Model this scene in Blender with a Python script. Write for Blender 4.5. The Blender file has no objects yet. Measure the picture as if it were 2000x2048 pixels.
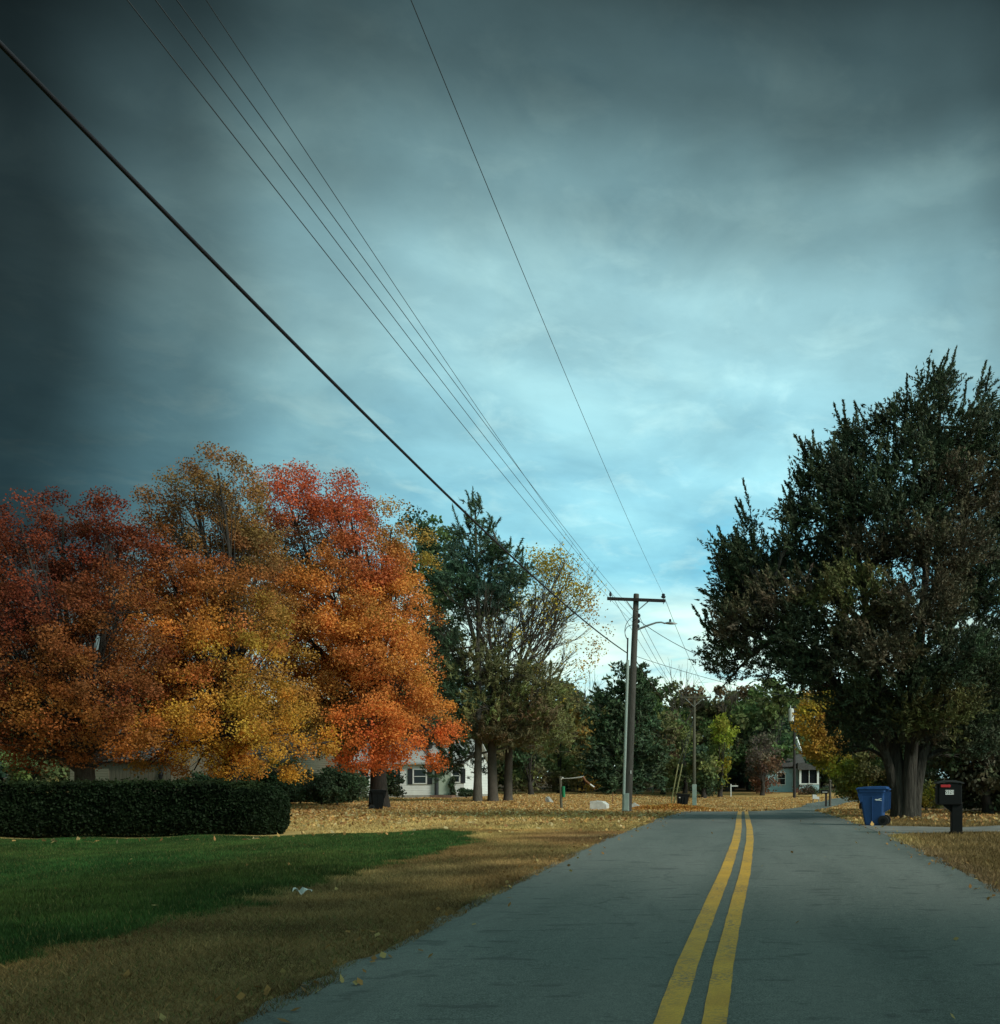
import bpy, bmesh, math, random
import numpy as np
from mathutils import Vector, Matrix

sc = bpy.context.scene
COL = sc.collection
R = math.radians
random.seed(7)
RNG = np.random.default_rng(11)

# ------------------------------------------------------------------ camera
CAM_H = 1.45
HX, HY, FOC = 754.0, 780.0, 1000.0          # vanishing point and focal length, in pixels of the 1000 wide picture
cam_d = bpy.data.cameras.new("camera")
cam = bpy.data.objects.new("camera", cam_d)
COL.objects.link(cam)
cam.location = (0, 0, CAM_H)
cam.rotation_euler = (R(90), 0, 0)
cam_d.sensor_fit = 'HORIZONTAL'
cam_d.sensor_width = 36.0
cam_d.lens = 36.0
cam_d.shift_x = -(HX - 500) / 1000
cam_d.shift_y = (HY - 512) / 1000
cam_d.clip_start = 0.1
cam_d.clip_end = 3000
sc.camera = cam

# ------------------------------------------------------------------ render / colour
sc.render.engine = 'CYCLES'
sc.view_settings.view_transform = 'Standard'
sc.view_settings.look = 'None'
sc.view_settings.gamma = 1.0
sc.view_settings.exposure = 0.16
sc.cycles.max_bounces = 6
sc.cycles.diffuse_bounces = 3
sc.cycles.glossy_bounces = 2
sc.cycles.transmission_bounces = 4
sc.cycles.transparent_max_bounces = 4
sc.cycles.use_denoising = True
try:
    sc.cycles.denoiser = 'OPENIMAGEDENOISE'
except Exception:
    pass
sc.cycles.sample_clamp_indirect = 3.0

# ------------------------------------------------------------------ sun
SUN_EL, SUN_ROT = R(31), R(116)
sun_d = bpy.data.lights.new("sun", 'SUN')
sun = bpy.data.objects.new("sun", sun_d)
COL.objects.link(sun)
sun_d.energy = 2.4
sun_d.angle = R(14)
sun_d.color = (1.0, 0.94, 0.82)
sdir = Vector((math.sin(SUN_ROT) * math.cos(SUN_EL), math.cos(SUN_ROT) * math.cos(SUN_EL), math.sin(SUN_EL)))
sun.rotation_euler = sdir.to_track_quat('Z', 'Y').to_euler()

# ------------------------------------------------------------------ world: overcast, edge darkening painted into the sky overhead and to the left
world = bpy.data.worlds.new("World")
sc.world = world
world.use_nodes = True
nt = world.node_tree
nt.nodes.clear()


class NB:
    """small node building helper"""
    def __init__(self, tree):
        self.t = tree

    def n(self, kind, **kw):
        nd = self.t.nodes.new(kind)
        for k, v in kw.items():
            setattr(nd, k, v)
        return nd

    def link(self, a, b):
        self.t.links.new(a, b)

    def setin(self, sock, v):
        if isinstance(v, bpy.types.NodeSocket):
            self.link(v, sock)
        else:
            sock.default_value = v

    def math(self, op, a, b=0.0, c=None, clamp=False):
        nd = self.n('ShaderNodeMath', operation=op, use_clamp=clamp)
        self.setin(nd.inputs[0], a)
        self.setin(nd.inputs[1], b)
        if c is not None:
            self.setin(nd.inputs[2], c)
        return nd.outputs[0]

    def ramp(self, fac, stops, interp='LINEAR'):
        nd = self.n('ShaderNodeValToRGB')
        cr = nd.color_ramp
        cr.interpolation = interp
        while len(cr.elements) < len(stops):
            cr.elements.new(0.5)
        for e, (p, c) in zip(cr.elements, stops):
            e.position = p
            e.color = (c, c, c, 1) if isinstance(c, (int, float)) else (c[0], c[1], c[2], 1)
        self.setin(nd.inputs[0], fac)
        return nd.outputs[0]

    def mix(self, fac, a, b, blend='MIX'):
        nd = self.n('ShaderNodeMix', data_type='RGBA', blend_type=blend)
        self.setin(nd.inputs[0], fac)
        for s, v in ((nd.inputs[6], a), (nd.inputs[7], b)):
            if isinstance(v, tuple) and len(v) == 3:
                v = (*v, 1)
            self.setin(s, v)
        return nd.outputs[2]

    def noise(self, vec, scale, detail=4.0, rough=0.55, dist=0.0):
        nd = self.n('ShaderNodeTexNoise')
        if vec is not None:
            self.link(vec, nd.inputs['Vector'])
        nd.inputs['Scale'].default_value = scale
        nd.inputs['Detail'].default_value = detail
        nd.inputs['Roughness'].default_value = rough
        nd.inputs['Distortion'].default_value = dist
        return nd.outputs['Fac']


w = NB(nt)
tc = w.n('ShaderNodeTexCoord')
sep = w.n('ShaderNodeSeparateXYZ')
w.link(tc.outputs['Generated'], sep.inputs[0])
dx, dy, dz = sep.outputs
sky = w.n('ShaderNodeTexSky', sky_type='NISHITA')
sky.sun_disc = False
sky.sun_elevation = SUN_EL
sky.sun_rotation = SUN_ROT
sky.air_density = 1.0
sky.dust_density = 1.5
# clouds lie on a flat layer: project the direction on it
den = w.math('ADD', w.math('MAXIMUM', dz, 0.0), 0.16)
comb = w.n('ShaderNodeCombineXYZ')
w.link(w.math('MULTIPLY', w.math('DIVIDE', dx, den), 0.95), comb.inputs[0])
w.link(w.math('MULTIPLY', w.math('DIVIDE', dy, den), 0.95), comb.inputs[1])
cv = comb.outputs[0]
n_big = w.noise(cv, 1.1, 3.0, 0.5, 0.3)
n_mid = w.noise(cv, 2.3, 6.0, 0.56, 0.5)
n_fine = w.noise(cv, 7.5, 5.0, 0.6, 0.4)
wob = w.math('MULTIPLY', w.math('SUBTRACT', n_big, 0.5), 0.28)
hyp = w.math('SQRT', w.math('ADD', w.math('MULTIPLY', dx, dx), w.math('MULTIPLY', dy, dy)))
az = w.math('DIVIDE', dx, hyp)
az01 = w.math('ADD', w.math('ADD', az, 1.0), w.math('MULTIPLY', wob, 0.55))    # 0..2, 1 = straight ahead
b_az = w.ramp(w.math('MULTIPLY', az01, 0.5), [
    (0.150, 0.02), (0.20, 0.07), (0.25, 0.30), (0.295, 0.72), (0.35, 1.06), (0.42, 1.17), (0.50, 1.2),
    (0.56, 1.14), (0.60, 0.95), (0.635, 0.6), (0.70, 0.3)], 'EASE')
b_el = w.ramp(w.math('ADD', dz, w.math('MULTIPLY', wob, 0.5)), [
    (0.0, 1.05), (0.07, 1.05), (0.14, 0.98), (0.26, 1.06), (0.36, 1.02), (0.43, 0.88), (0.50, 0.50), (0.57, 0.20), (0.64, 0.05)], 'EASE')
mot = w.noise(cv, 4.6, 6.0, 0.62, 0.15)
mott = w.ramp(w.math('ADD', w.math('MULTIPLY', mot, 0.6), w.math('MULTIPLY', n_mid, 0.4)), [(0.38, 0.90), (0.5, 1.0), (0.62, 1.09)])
b_front = w.math('MULTIPLY', w.math('MULTIPLY', b_az, b_el), mott)  # vignette-like falloff painted by direction, mottled with cloud noise
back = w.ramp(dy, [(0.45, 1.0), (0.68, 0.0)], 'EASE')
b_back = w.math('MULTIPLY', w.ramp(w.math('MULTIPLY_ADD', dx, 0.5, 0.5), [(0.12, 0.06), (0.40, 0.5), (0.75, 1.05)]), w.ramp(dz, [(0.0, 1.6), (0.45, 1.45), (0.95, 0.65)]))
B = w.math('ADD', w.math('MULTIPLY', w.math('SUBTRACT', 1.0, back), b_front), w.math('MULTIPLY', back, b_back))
# cloud colour (x10 because the Background strength is 0.1)
thick = w.ramp(n_mid, [(0.30, 0.0), (0.48, 0.5), (0.64, 1.0)], 'EASE')
hi_el = w.ramp(dz, [(0.20, 0.0), (0.40, 1.0)])
cl_dark = w.mix(hi_el, (1.8, 4.75, 6.1), (2.5, 4.75, 5.4))
cl_lite = w.mix(hi_el, (2.55, 5.75, 6.6), (3.4, 5.85, 6.2))
cl_col = w.mix(thick, cl_dark, cl_lite)
cl_col = w.mix(w.ramp(n_fine, [(0.52, 0.0), (0.72, 0.55)]), cl_col, (4.2, 6.9, 7.1))
lowv = w.n('ShaderNodeCombineXYZ')
w.link(w.math('MULTIPLY', az, 3.2), lowv.inputs[0])
w.link(w.math('MULTIPLY', dz, 17.0), lowv.inputs[1])
low = w.ramp(dz, [(0.0, 0.9), (0.10, 1.0), (0.155, 0.8), (0.20, 0.0)], 'EASE')
low = w.math('MULTIPLY', low, w.ramp(w.noise(lowv.outputs[0], 1.3, 4.0, 0.55, 0.4), [(0.36, 0.25), (0.56, 1.0)]))
cl_col = w.mix(low, cl_col, (7.0, 9.0, 7.8))
# thin places let the blue sky through
gap = w.ramp(n_mid, [(0.27, 1.0), (0.36, 0.0)], 'EASE')
skyc = w.mix(1.0, sky.outputs[0], (0.75, 1.75, 1.65), 'MULTIPLY')
col = w.mix(w.math('MULTIPLY', gap, 0.55), cl_col, skyc)
col = w.mix(w.math('MULTIPLY', back, 0.9), col, (4.0, 6.9, 6.4))
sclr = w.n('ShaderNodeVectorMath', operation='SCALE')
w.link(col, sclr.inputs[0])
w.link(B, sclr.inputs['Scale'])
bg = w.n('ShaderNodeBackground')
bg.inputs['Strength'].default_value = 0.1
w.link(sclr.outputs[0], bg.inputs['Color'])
wo = w.n('ShaderNodeOutputWorld')
w.link(bg.outputs[0], wo.inputs['Surface'])
world.cycles.sampling_method = 'MANUAL'
world.cycles.sample_map_resolution = 512


# ------------------------------------------------------------------ materials
def new_mat(name):
    m = bpy.data.materials.new(name)
    m.use_nodes = True
    m.node_tree.nodes.clear()
    return m, NB(m.node_tree)


def finish(b, bsdf):
    o = b.n('ShaderNodeOutputMaterial')
    b.link(bsdf, o.inputs['Surface'])


def mat(name, colr, rough=0.7, var=0.25, scale=6.0, bump=0.0, bscale=40.0, metallic=0.0, spec=0.3, stretch=None, dark=None):
    m, b = new_mat(name)
    p = b.n('ShaderNodeBsdfPrincipled')
    t = b.n('ShaderNodeTexCoord').outputs['Object']
    if stretch:
        mp = b.n('ShaderNodeMapping')
        mp.inputs['Scale'].default_value = stretch
        b.link(t, mp.inputs['Vector'])
        t = mp.outputs[0]
    nz = b.noise(t, scale, 6.0, 0.6)
    d = dark if dark else tuple(c * (1 - var) for c in colr)
    l = tuple(min(1, c * (1 + var * 0.6)) for c in colr)
    c = b.ramp(nz, [(0.3, d), (0.7, l)])
    b.link(c, p.inputs['Base Color'])
    p.inputs['Roughness'].default_value = rough
    p.inputs['Metallic'].default_value = metallic
    p.inputs['Specular IOR Level'].default_value = spec
    if bump:
        bp = b.n('ShaderNodeBump')
        bp.inputs['Strength'].default_value = bump
        bp.inputs['Distance'].default_value = 0.12 if 'cedar' in name else 0.02
        b.link(b.noise(t, bscale, 5.0, 0.6), bp.inputs['Height'])
        b.link(bp.outputs[0], p.inputs['Normal'])
    finish(b, p.outputs[0])
    return m


def leaf_mat(name, transl=0.3, rough=0.65):
    m, b = new_mat(name)
    a = b.n('ShaderNodeAttribute', attribute_name='tint')
    p = b.n('ShaderNodeBsdfPrincipled')
    b.link(a.outputs['Color'], p.inputs['Base Color'])
    p.inputs['Roughness'].default_value = rough
    p.inputs['Specular IOR Level'].default_value = 0.15
    t = b.n('ShaderNodeBsdfTranslucent')
    b.link(a.outputs['Color'], t.inputs['Color'])
    mx = b.n('ShaderNodeMixShader')
    mx.inputs[0].default_value = transl
    b.link(p.outputs[0], mx.inputs[1])
    b.link(t.outputs[0], mx.inputs[2])
    finish(b, mx.outputs[0])
    return m


M = {}
M['leaf'] = leaf_mat('leaf', 0.30)
M['needle'] = leaf_mat('needle', 0.12)
M['blade'] = leaf_mat('blade', 0.15)
M['bark'] = mat('bark', (0.040, 0.033, 0.028), 0.9, 0.45, 3.0, 0.8, 14.0, stretch=(6, 6, 1))
M['bark_grey'] = mat('bark_grey', (0.095, 0.085, 0.07), 0.9, 0.4, 3.0, 0.8, 14.0, stretch=(6, 6, 1))
M['bark_cedar'] = mat('bark_cedar', (0.056, 0.050, 0.041), 0.95, 0.75, 2.6, 1.0, 3.2, stretch=(4.5, 4.5, 0.45))
M['twig'] = mat('twig', (0.075, 0.062, 0.05), 0.9, 0.3, 3.0)
M['pole_wood'] = mat('pole_wood', (0.092, 0.084, 0.074), 0.85, 0.4, 2.5, 0.5, 10, stretch=(9, 9, 0.7))
M['pole_pale'] = mat('pole_pale', (0.10, 0.095, 0.07), 0.85, 0.3, 2.5, 0.4, 10, stretch=(9, 9, 0.7))
M['dark_wood'] = mat('dark_wood', (0.035, 0.03, 0.03), 0.85, 0.4, 4, 0.4, 20)
M['pvc'] = mat('pvc', (0.42, 0.50, 0.46), 0.5, 0.15, 2.0)
M['galv'] = mat('galv', (0.36, 0.38, 0.38), 0.45, 0.2, 5.0, metallic=0.6)
M['insulator'] = mat('insulator', (0.03, 0.03, 0.04), 0.3, 0.2, 5)
M['cable'] = mat('cable', (0.018, 0.017, 0.022), 0.6, 0.2, 3)
M['wire'] = mat('wire', (0.06, 0.065, 0.075), 0.6, 0.2, 3)
M['blue_plastic'] = mat('blue_plastic', (0.015, 0.062, 0.19), 0.5, 0.18, 3.0, 0.1, 60, spec=0.4)
M['blue_lid'] = mat('blue_lid', (0.018, 0.075, 0.24), 0.42, 0.15, 3.0, spec=0.45)
M['black_plastic'] = mat('black_plastic', (0.006, 0.007, 0.0075), 0.55, 0.25, 4, spec=0.15)
M['rubber'] = mat('rubber', (0.018, 0.018, 0.018), 0.8, 0.2, 8)
M['red'] = mat('red', (0.45, 0.03, 0.035), 0.45, 0.15, 4)
M['white'] = mat('white', (0.74, 0.75, 0.73), 0.55, 0.08, 3)
M['digit'] = mat('digit', (0.012, 0.012, 0.012), 0.6, 0.1, 3)
M['off_white'] = mat('off_white', (0.60, 0.60, 0.57), 0.7, 0.2, 6, 0.2, 20)
M['green_plastic'] = mat('green_plastic', (0.015, 0.20, 0.085), 0.5, 0.2, 4)
M['concrete'] = mat('concrete', (0.40, 0.40, 0.37), 0.9, 0.3, 5, 0.4, 30)
M['stone'] = mat('stone', (0.34, 0.33, 0.30), 0.95, 0.4, 4, 0.8, 9)
M['shingle'] = mat('shingle', (0.085, 0.082, 0.08), 0.9, 0.4, 8, 0.4, 40)
M['pale_roof'] = mat('pale_roof', (0.42, 0.43, 0.42), 0.8, 0.2, 6, 0.2, 30)
M['glass'] = mat('glass', (0.012, 0.014, 0.017), 0.08, 0.1, 2, spec=0.6)
M['door_green'] = mat('door_green', (0.44, 0.52, 0.42), 0.5, 0.1, 3)
M['brick'] = mat('brick', (0.20, 0.12, 0.085), 0.9, 0.4, 14, 0.3, 40)
M['shutter'] = mat('shutter', (0.03, 0.035, 0.04), 0.6, 0.2, 4)
M['yellow_pipe'] = mat('yellow_pipe', (0.28, 0.27, 0.13), 0.55, 0.2, 3)


def siding(name, colr, step, axis='Z', rough=0.6):
    m, b = new_mat(name)
    p = b.n('ShaderNodeBsdfPrincipled')
    t = b.n('ShaderNodeTexCoord').outputs['Object']
    sp = b.n('ShaderNodeSeparateXYZ')
    b.link(t, sp.inputs[0])
    fr = b.math('FRACT', b.math('DIVIDE', sp.outputs[axis], step))
    nz = b.noise(t, 2.0, 5, 0.6)
    c = b.ramp(nz, [(0.3, tuple(x * 0.86 for x in colr)), (0.7, colr)])
    b.link(c, p.inputs['Base Color'])
    p.inputs['Roughness'].default_value = rough
    bp = b.n('ShaderNodeBump')
    bp.inputs['Strength'].default_value = 0.9
    bp.inputs['Distance'].default_value = 0.03
    h = b.ramp(fr, [(0.0, 0.0), (0.12, 1.0), (0.95, 0.55), (1.0, 0.0)])
    b.link(h, bp.inputs['Height'])
    b.link(bp.outputs[0], p.inputs['Normal'])
    finish(b, p.outputs[0])
    return m


M['siding_white'] = siding('siding_white', (0.80, 0.82, 0.80), 0.13)
M['siding_blue'] = siding('siding_blue', (0.36, 0.52, 0.56), 0.14)
M['siding_tan'] = siding('siding_tan', (0.11, 0.095, 0.068), 0.22, 'X')
M['siding_cream'] = siding('siding_cream', (0.20, 0.18, 0.13), 0.16)

# asphalt
m, b = new_mat('asphalt')
p = b.n('ShaderNodeBsdfPrincipled')
t = b.n('ShaderNodeTexCoord').outputs['Object']
mp = b.n('ShaderNodeMapping')
mp.inputs['Scale'].default_value = (1.0, 0.22, 1.0)
b.link(t, mp.inputs['Vector'])
big = b.noise(mp.outputs[0], 0.9, 5, 0.6, 0.4)
c0 = b.ramp(big, [(0.3, (0.104, 0.122, 0.112)), (0.7, (0.158, 0.176, 0.162))])
agg = b.noise(t, 95.0, 3, 0.7)
c1 = b.mix(0.95, c0, b.ramp(agg, [(0.34, (0.38, 0.38, 0.38)), (0.5, (0.95, 0.95, 0.95)), (0.68, (1.7, 1.7, 1.66))]), 'MULTIPLY')
mid = b.noise(t, 14.0, 6, 0.8)
c1 = b.mix(0.8, c1, b.ramp(mid, [(0.35, (0.72, 0.73, 0.75)), (0.65, (1.18, 1.18, 1.16))]), 'MULTIPLY')
# worn wheel paths
spx = b.n('ShaderNodeSeparateXYZ')
b.link(t, spx.inputs[0])
wx = b.math('ADD', b.math('MULTIPLY', spx.outputs[0], 1.0), b.math('MULTIPLY', b.noise(mp.outputs[0], 0.5, 2, 0.5), 0.5))
wp = b.ramp(b.math('ABSOLUTE', b.math('SINE', b.math('MULTIPLY', wx, 1.95))), [(0.55, 0.0), (1.0, 1.0)])
c1 = b.mix(b.math('MULTIPLY', wp, 0.22), c1, (0.20, 0.21, 0.195))
stn = b.ramp(b.noise(mp.outputs[0], 1.6, 5, 0.7, 0.5), [(0.56, 0.0), (0.72, 1.0)])
c1 = b.mix(b.math('MULTIPLY', stn, 0.45), c1, (0.06, 0.068, 0.066))
# short transverse scuffs and old patches
mp2 = b.n('ShaderNodeMapping')
mp2.inputs['Scale'].default_value = (1.3, 3.6, 1.0)
b.link(t, mp2.inputs['Vector'])
scf = b.ramp(b.noise(mp2.outputs[0], 1.5, 3, 0.55, 0.2), [(0.60, 0.0), (0.66, 1.0)])
c2 = b.mix(b.math('MULTIPLY', scf, 0.5), c1, (0.045, 0.05, 0.05))
# hairline cracks
vo = b.n('ShaderNodeTexVoronoi', feature='DISTANCE_TO_EDGE')
vo.inputs['Scale'].default_value = 0.32
wv = b.n('ShaderNodeVectorMath', operation='ADD')
nzv = b.n('ShaderNodeTexNoise')
nzv.inputs['Scale'].default_value = 1.3
nzv.inputs['Detail'].default_value = 5
b.link(t, nzv.inputs['Vector'])
b.link(t, wv.inputs[0])
b.link(nzv.outputs['Color'], wv.inputs[1])
b.link(wv.outputs[0], vo.inputs['Vector'])
crk = b.ramp(vo.outputs['Distance'], [(0.0, 1.0), (0.011, 0.0)])
crk = b.math('MULTIPLY', crk, b.ramp(b.noise(t, 0.35, 2, 0.5), [(0.46, 0.0), (0.6, 0.5)]))
c3 = b.mix(crk, c2, (0.03, 0.032, 0.034))
b.link(c3, p.inputs['Base Color'])
p.inputs['Roughness'].default_value = 0.82
p.inputs['Specular IOR Level'].default_value = 0.35
bp = b.n('ShaderNodeBump')
bp.inputs['Strength'].default_value = 0.5
bp.inputs['Distance'].default_value = 0.006
b.link(agg, bp.inputs['Height'])
b.link(bp.outputs[0], p.inputs['Normal'])
finish(b, p.outputs[0])
M['asphalt'] = m

# worn yellow paint
m, b = new_mat('yellow_paint')
p = b.n('ShaderNodeBsdfPrincipled')
t = b.n('ShaderNodeTexCoord').outputs['Object']
n1 = b.noise(t, 3.0, 5, 0.65)
c0 = b.ramp(n1, [(0.3, (0.56, 0.285, 0.018)), (0.7, (0.72, 0.395, 0.03))])
c1 = b.mix(0.55, c0, b.ramp(b.noise(t, 90.0, 3, 0.7), [(0.32, (0.55, 0.55, 0.55)), (0.6, (1.15, 1.15, 1.15))]), 'MULTIPLY')
wear = b.math('MULTIPLY', b.ramp(b.noise(t, 30.0, 5, 0.75), [(0.48, 0.0), (0.58, 1.0)]), b.ramp(b.noise(t, 1.3, 4, 0.6), [(0.40, 0.12), (0.62, 0.9)]))
c2 = b.mix(wear, c1, (0.11, 0.105, 0.09))
b.link(c2, p.inputs['Base Color'])
p.inputs['Roughness'].default_value = 0.65
finish(b, p.outputs[0])
M['yellow_paint'] = m

# ground: base tint comes from the surface cover (attribute), small scale variation from noise
m, b = new_mat('ground')
p = b.n('ShaderNodeBsdfPrincipled')
a = b.n('ShaderNodeAttribute', attribute_name='tint')
t = b.n('ShaderNodeTexCoord').outputs['Object']
f1 = b.ramp(b.noise(t, 1.1, 6, 0.65), [(0.3, (0.72, 0.74, 0.72)), (0.7, (1.28, 1.24, 1.2))])
f2 = b.ramp(b.noise(t, 22.0, 5, 0.7), [(0.3, (0.5, 0.5, 0.5)), (0.68, (1.5, 1.48, 1.42))])
c0 = b.mix(1.0, a.outputs['Color'], f1, 'MULTIPLY')
c1 = b.mix(0.8, c0, f2, 'MULTIPLY')
b.link(c1, p.inputs['Base Color'])
p.inputs['Roughness'].default_value = 0.95
p.inputs['Specular IOR Level'].default_value = 0.1
bp = b.n('ShaderNodeBump')
bp.inputs['Strength'].default_value = 0.8
bp.inputs['Distance'].default_value = 0.04
b.link(b.noise(t, 26.0, 5, 0.7), bp.inputs['Height'])
b.link(bp.outputs[0], p.inputs['Normal'])
finish(b, p.outputs[0])
M['ground'] = m


# ------------------------------------------------------------------ object helpers
def link(o, parent=None):
    COL.objects.link(o)
    if parent is not None:
        o.parent = parent
    return o


def tag(o, label=None, cat=None, group=None, kind=None):
    if label:
        o['label'] = label
    if cat:
        o['category'] = cat
    if group:
        o['group'] = group
    if kind:
        o['kind'] = kind
    return o


def thing(name, label, cat, loc=(0, 0, 0), rz=0.0, group=None):
    o = bpy.data.objects.new(name, None)
    COL.objects.link(o)
    o.location = loc
    o.rotation_euler = (0, 0, rz)
    o.empty_display_size = 0.2
    return tag(o, label, cat, group)


def np_mesh(name, V, F, material, cols=None, smooth=False):
    V = np.asarray(V, dtype=np.float32)
    F = np.asarray(F, dtype=np.int32)
    me = bpy.data.meshes.new(name)
    k = F.shape[1]
    me.vertices.add(len(V))
    me.vertices.foreach_set('co', V.ravel())
    me.loops.add(F.size)
    me.loops.foreach_set('vertex_index', F.ravel())
    me.polygons.add(len(F))
    me.polygons.foreach_set('loop_start', np.arange(0, F.size, k, dtype=np.int32))
    me.polygons.foreach_set('loop_total', np.full(len(F), k, dtype=np.int32))
    if smooth:
        me.polygons.foreach_set('use_smooth', np.ones(len(F), dtype=bool))
    if cols is not None:
        at = me.attributes.new('tint', 'FLOAT_COLOR', 'POINT')
        c4 = np.ones((len(V), 4), dtype=np.float32)
        c4[:, :3] = cols
        at.data.foreach_set('color', c4.ravel())
    me.update(calc_edges=True)
    me.materials.append(material)
    return me


def obj(name, me, parent=None, loc=None):
    o = bpy.data.objects.new(name, me)
    link(o, parent)
    if loc is not None:
        o.location = loc
    return o


def bm_obj(name, bm, material, parent=None, smooth=False, bevel=0.0):
    if bevel:
        bmesh.ops.bevel(bm, geom=[e for e in bm.edges if e.is_manifold and e.calc_face_angle(0) > 0.6], offset=bevel, segments=2, affect='EDGES', profile=0.6)
    bmesh.ops.recalc_face_normals(bm, faces=bm.faces)
    me = bpy.data.meshes.new(name)
    bm.to_mesh(me)
    bm.free()
    if smooth:
        for p_ in me.polygons:
            p_.use_smooth = True
    me.materials.append(material)
    return obj(name, me, parent)


def box(bm, c, s, rot=None):
    mt = Matrix.Translation(c)
    if rot is not None:
        mt = mt @ rot
    mt = mt @ Matrix.Diagonal((s[0], s[1], s[2], 1))
    bmesh.ops.create_cube(bm, size=1.0, matrix=mt)


def rod(bm, a, b_, r0, r1=None, seg=10):
    a, b_ = Vector(a), Vector(b_)
    d = b_ - a
    q = d.to_track_quat('Z', 'Y').to_matrix().to_4x4()
    bmesh.ops.create_cone(bm, cap_ends=True, segments=seg, radius1=r0, radius2=r0 if r1 is None else r1, depth=d.length,
                          matrix=Matrix.Translation((a + b_) / 2) @ q)


def prism(bm, pts, axis, lo, hi):
    """closed outline pts (u,v) pushed along an axis from lo to hi"""
    def mk(u, v, w_):
        return {'x': (w_, u, v), 'y': (u, w_, v), 'z': (u, v, w_)}[axis]
    A = [bm.verts.new(mk(u, v, lo)) for u, v in pts]
    Bv = [bm.verts.new(mk(u, v, hi)) for u, v in pts]
    bm.faces.new(A)
    bm.faces.new(Bv[::-1])
    n = len(pts)
    for i in range(n):
        bm.faces.new((A[i], Bv[i], Bv[(i + 1) % n], A[(i + 1) % n]))


def sweep(pts, radii, sides=6, closed=False):
    """tube mesh along points; returns V, F (quads)"""
    pts = np.asarray(pts, float)
    n = len(pts)
    radii = np.broadcast_to(np.asarray(radii, float), (n,))
    tan = np.gradient(pts, axis=0)
    tan /= np.linalg.norm(tan, axis=1)[:, None] + 1e-9
    ref = np.array([0.0, 0.0, 1.0]) if abs(tan[0][2]) < 0.9 else np.array([1.0, 0, 0])
    u = np.cross(tan, ref)
    u /= np.linalg.norm(u, axis=1)[:, None] + 1e-9
    v = np.cross(tan, u)
    ang = np.arange(sides) * 2 * np.pi / sides
    ring = np.cos(ang)[None, :, None] * u[:, None, :] + np.sin(ang)[None, :, None] * v[:, None, :]
    V = pts[:, None, :] + ring * radii[:, None, None]
    i = np.arange(n - 1)[:, None] * sides
    j = np.arange(sides)[None, :]
    j2 = (j + 1) % sides
    F = np.stack([i + j, i + j2, i + sides + j2, i + sides + j], axis=2).reshape(-1, 4)
    return V.reshape(-1, 3), F


class Tubes:
    def __init__(self):
        self.V, self.F, self.n = [], [], 0

    def add(self, pts, radii, sides=5):
        V, F = sweep(pts, radii, sides)
        self.V.append(V)
        self.F.append(F + self.n)
        self.n += len(V)

    def mesh(self, name, material):
        return np_mesh(name, np.concatenate(self.V), np.concatenate(self.F), material, smooth=True)


# ------------------------------------------------------------------ terrain
AX = np.array([(-60, 0), (0, 0), (6, 0.0), (14, 0.16), (22, 0.25), (33, 0.2), (44, 0.06), (52, -0.16), (62, -0.4), (80, -0.72), (92, -0.52),
               (100, -0.28), (110, 0.02), (125, 0.3), (180, 0.6), (700, 3.0)])
LF = np.array([(-60, 0), (0, 0), (12, 0.0), (24, 0.02), (45, 0.08), (64, 0.04), (80, 0.02), (120, 0.15), (180, 0.4), (700, 3.0)])
RW0, RW1 = -3.1, 2.95       # road edges


def sstep(a, b_, x):
    t_ = np.clip((np.asarray(x, float) - a) / (b_ - a), 0, 1)
    return t_ * t_ * (3 - 2 * t_)


def Hn(x, y):
    x = np.asarray(x, float)
    y = np.asarray(y, float)
    w_ = sstep(-15, -5, x)
    ax = np.interp(y, AX[:, 0], AX[:, 1])
    lf = np.interp(y, LF[:, 0], LF[:, 1])
    off = sstep(0.4, 3.0, np.maximum(x - RW1, RW0 - x))
    und = 0.035 * np.sin(x * 0.9 + 1.3) * np.sin(y * 0.53 + 0.4) + 0.02 * np.sin(x * 2.1 + y * 0.7)
    return w_ * ax + (1 - w_) * lf + off * und


def H(x, y):
    return float(Hn(x, y))


def at(px, py, Y):
    return Vector(((px - HX) / FOC * Y, Y, CAM_H + (HY - py) / FOC * Y))


def hit(px, py, y0=4.0):
    """where the line of sight through a pixel meets the ground"""
    ys = np.arange(y0, 260, 0.1)
    xs = (px - HX) / FOC * ys
    zs = CAM_H - (py - HY) / FOC * ys
    k = np.nonzero(zs <= Hn(xs, ys))[0]
    i = k[0] if len(k) else len(ys) - 1
    return Vector((xs[i], ys[i], H(xs[i], ys[i])))


# lane edges beyond the crest
LANE_L = np.array([(43.0, -0.6), (50, 0.3), (65, 2.0), (87, 4.6), (107, 11.0), (118, 18.0)])
LANE_R = np.array([(43.0, 2.6), (50, 3.1), (65, 4.7), (81, 6.6), (94.5, 9.9), (112, 18.0)])


def lawn_mask(x, y, nz):
    """1 on the mown green lawn at the left"""
    edge = np.interp(y, [0, 9, 11.6, 16, 20, 22.5, 24.6], [-6.1, -5.9, -5.5, -5.5, -5.7, -6.3, -8.0]) + nz * 0.5 + 0.3 * (vnoise(x, y, 1.9, 51) - 0.5) + 0.25 * (vnoise(x, y, 5.0, 52) - 0.5)
    return sstep(0.25, -0.25, x - edge) * sstep(24.6, 24.2, y + nz * 0.3) * (x > -60)


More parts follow.
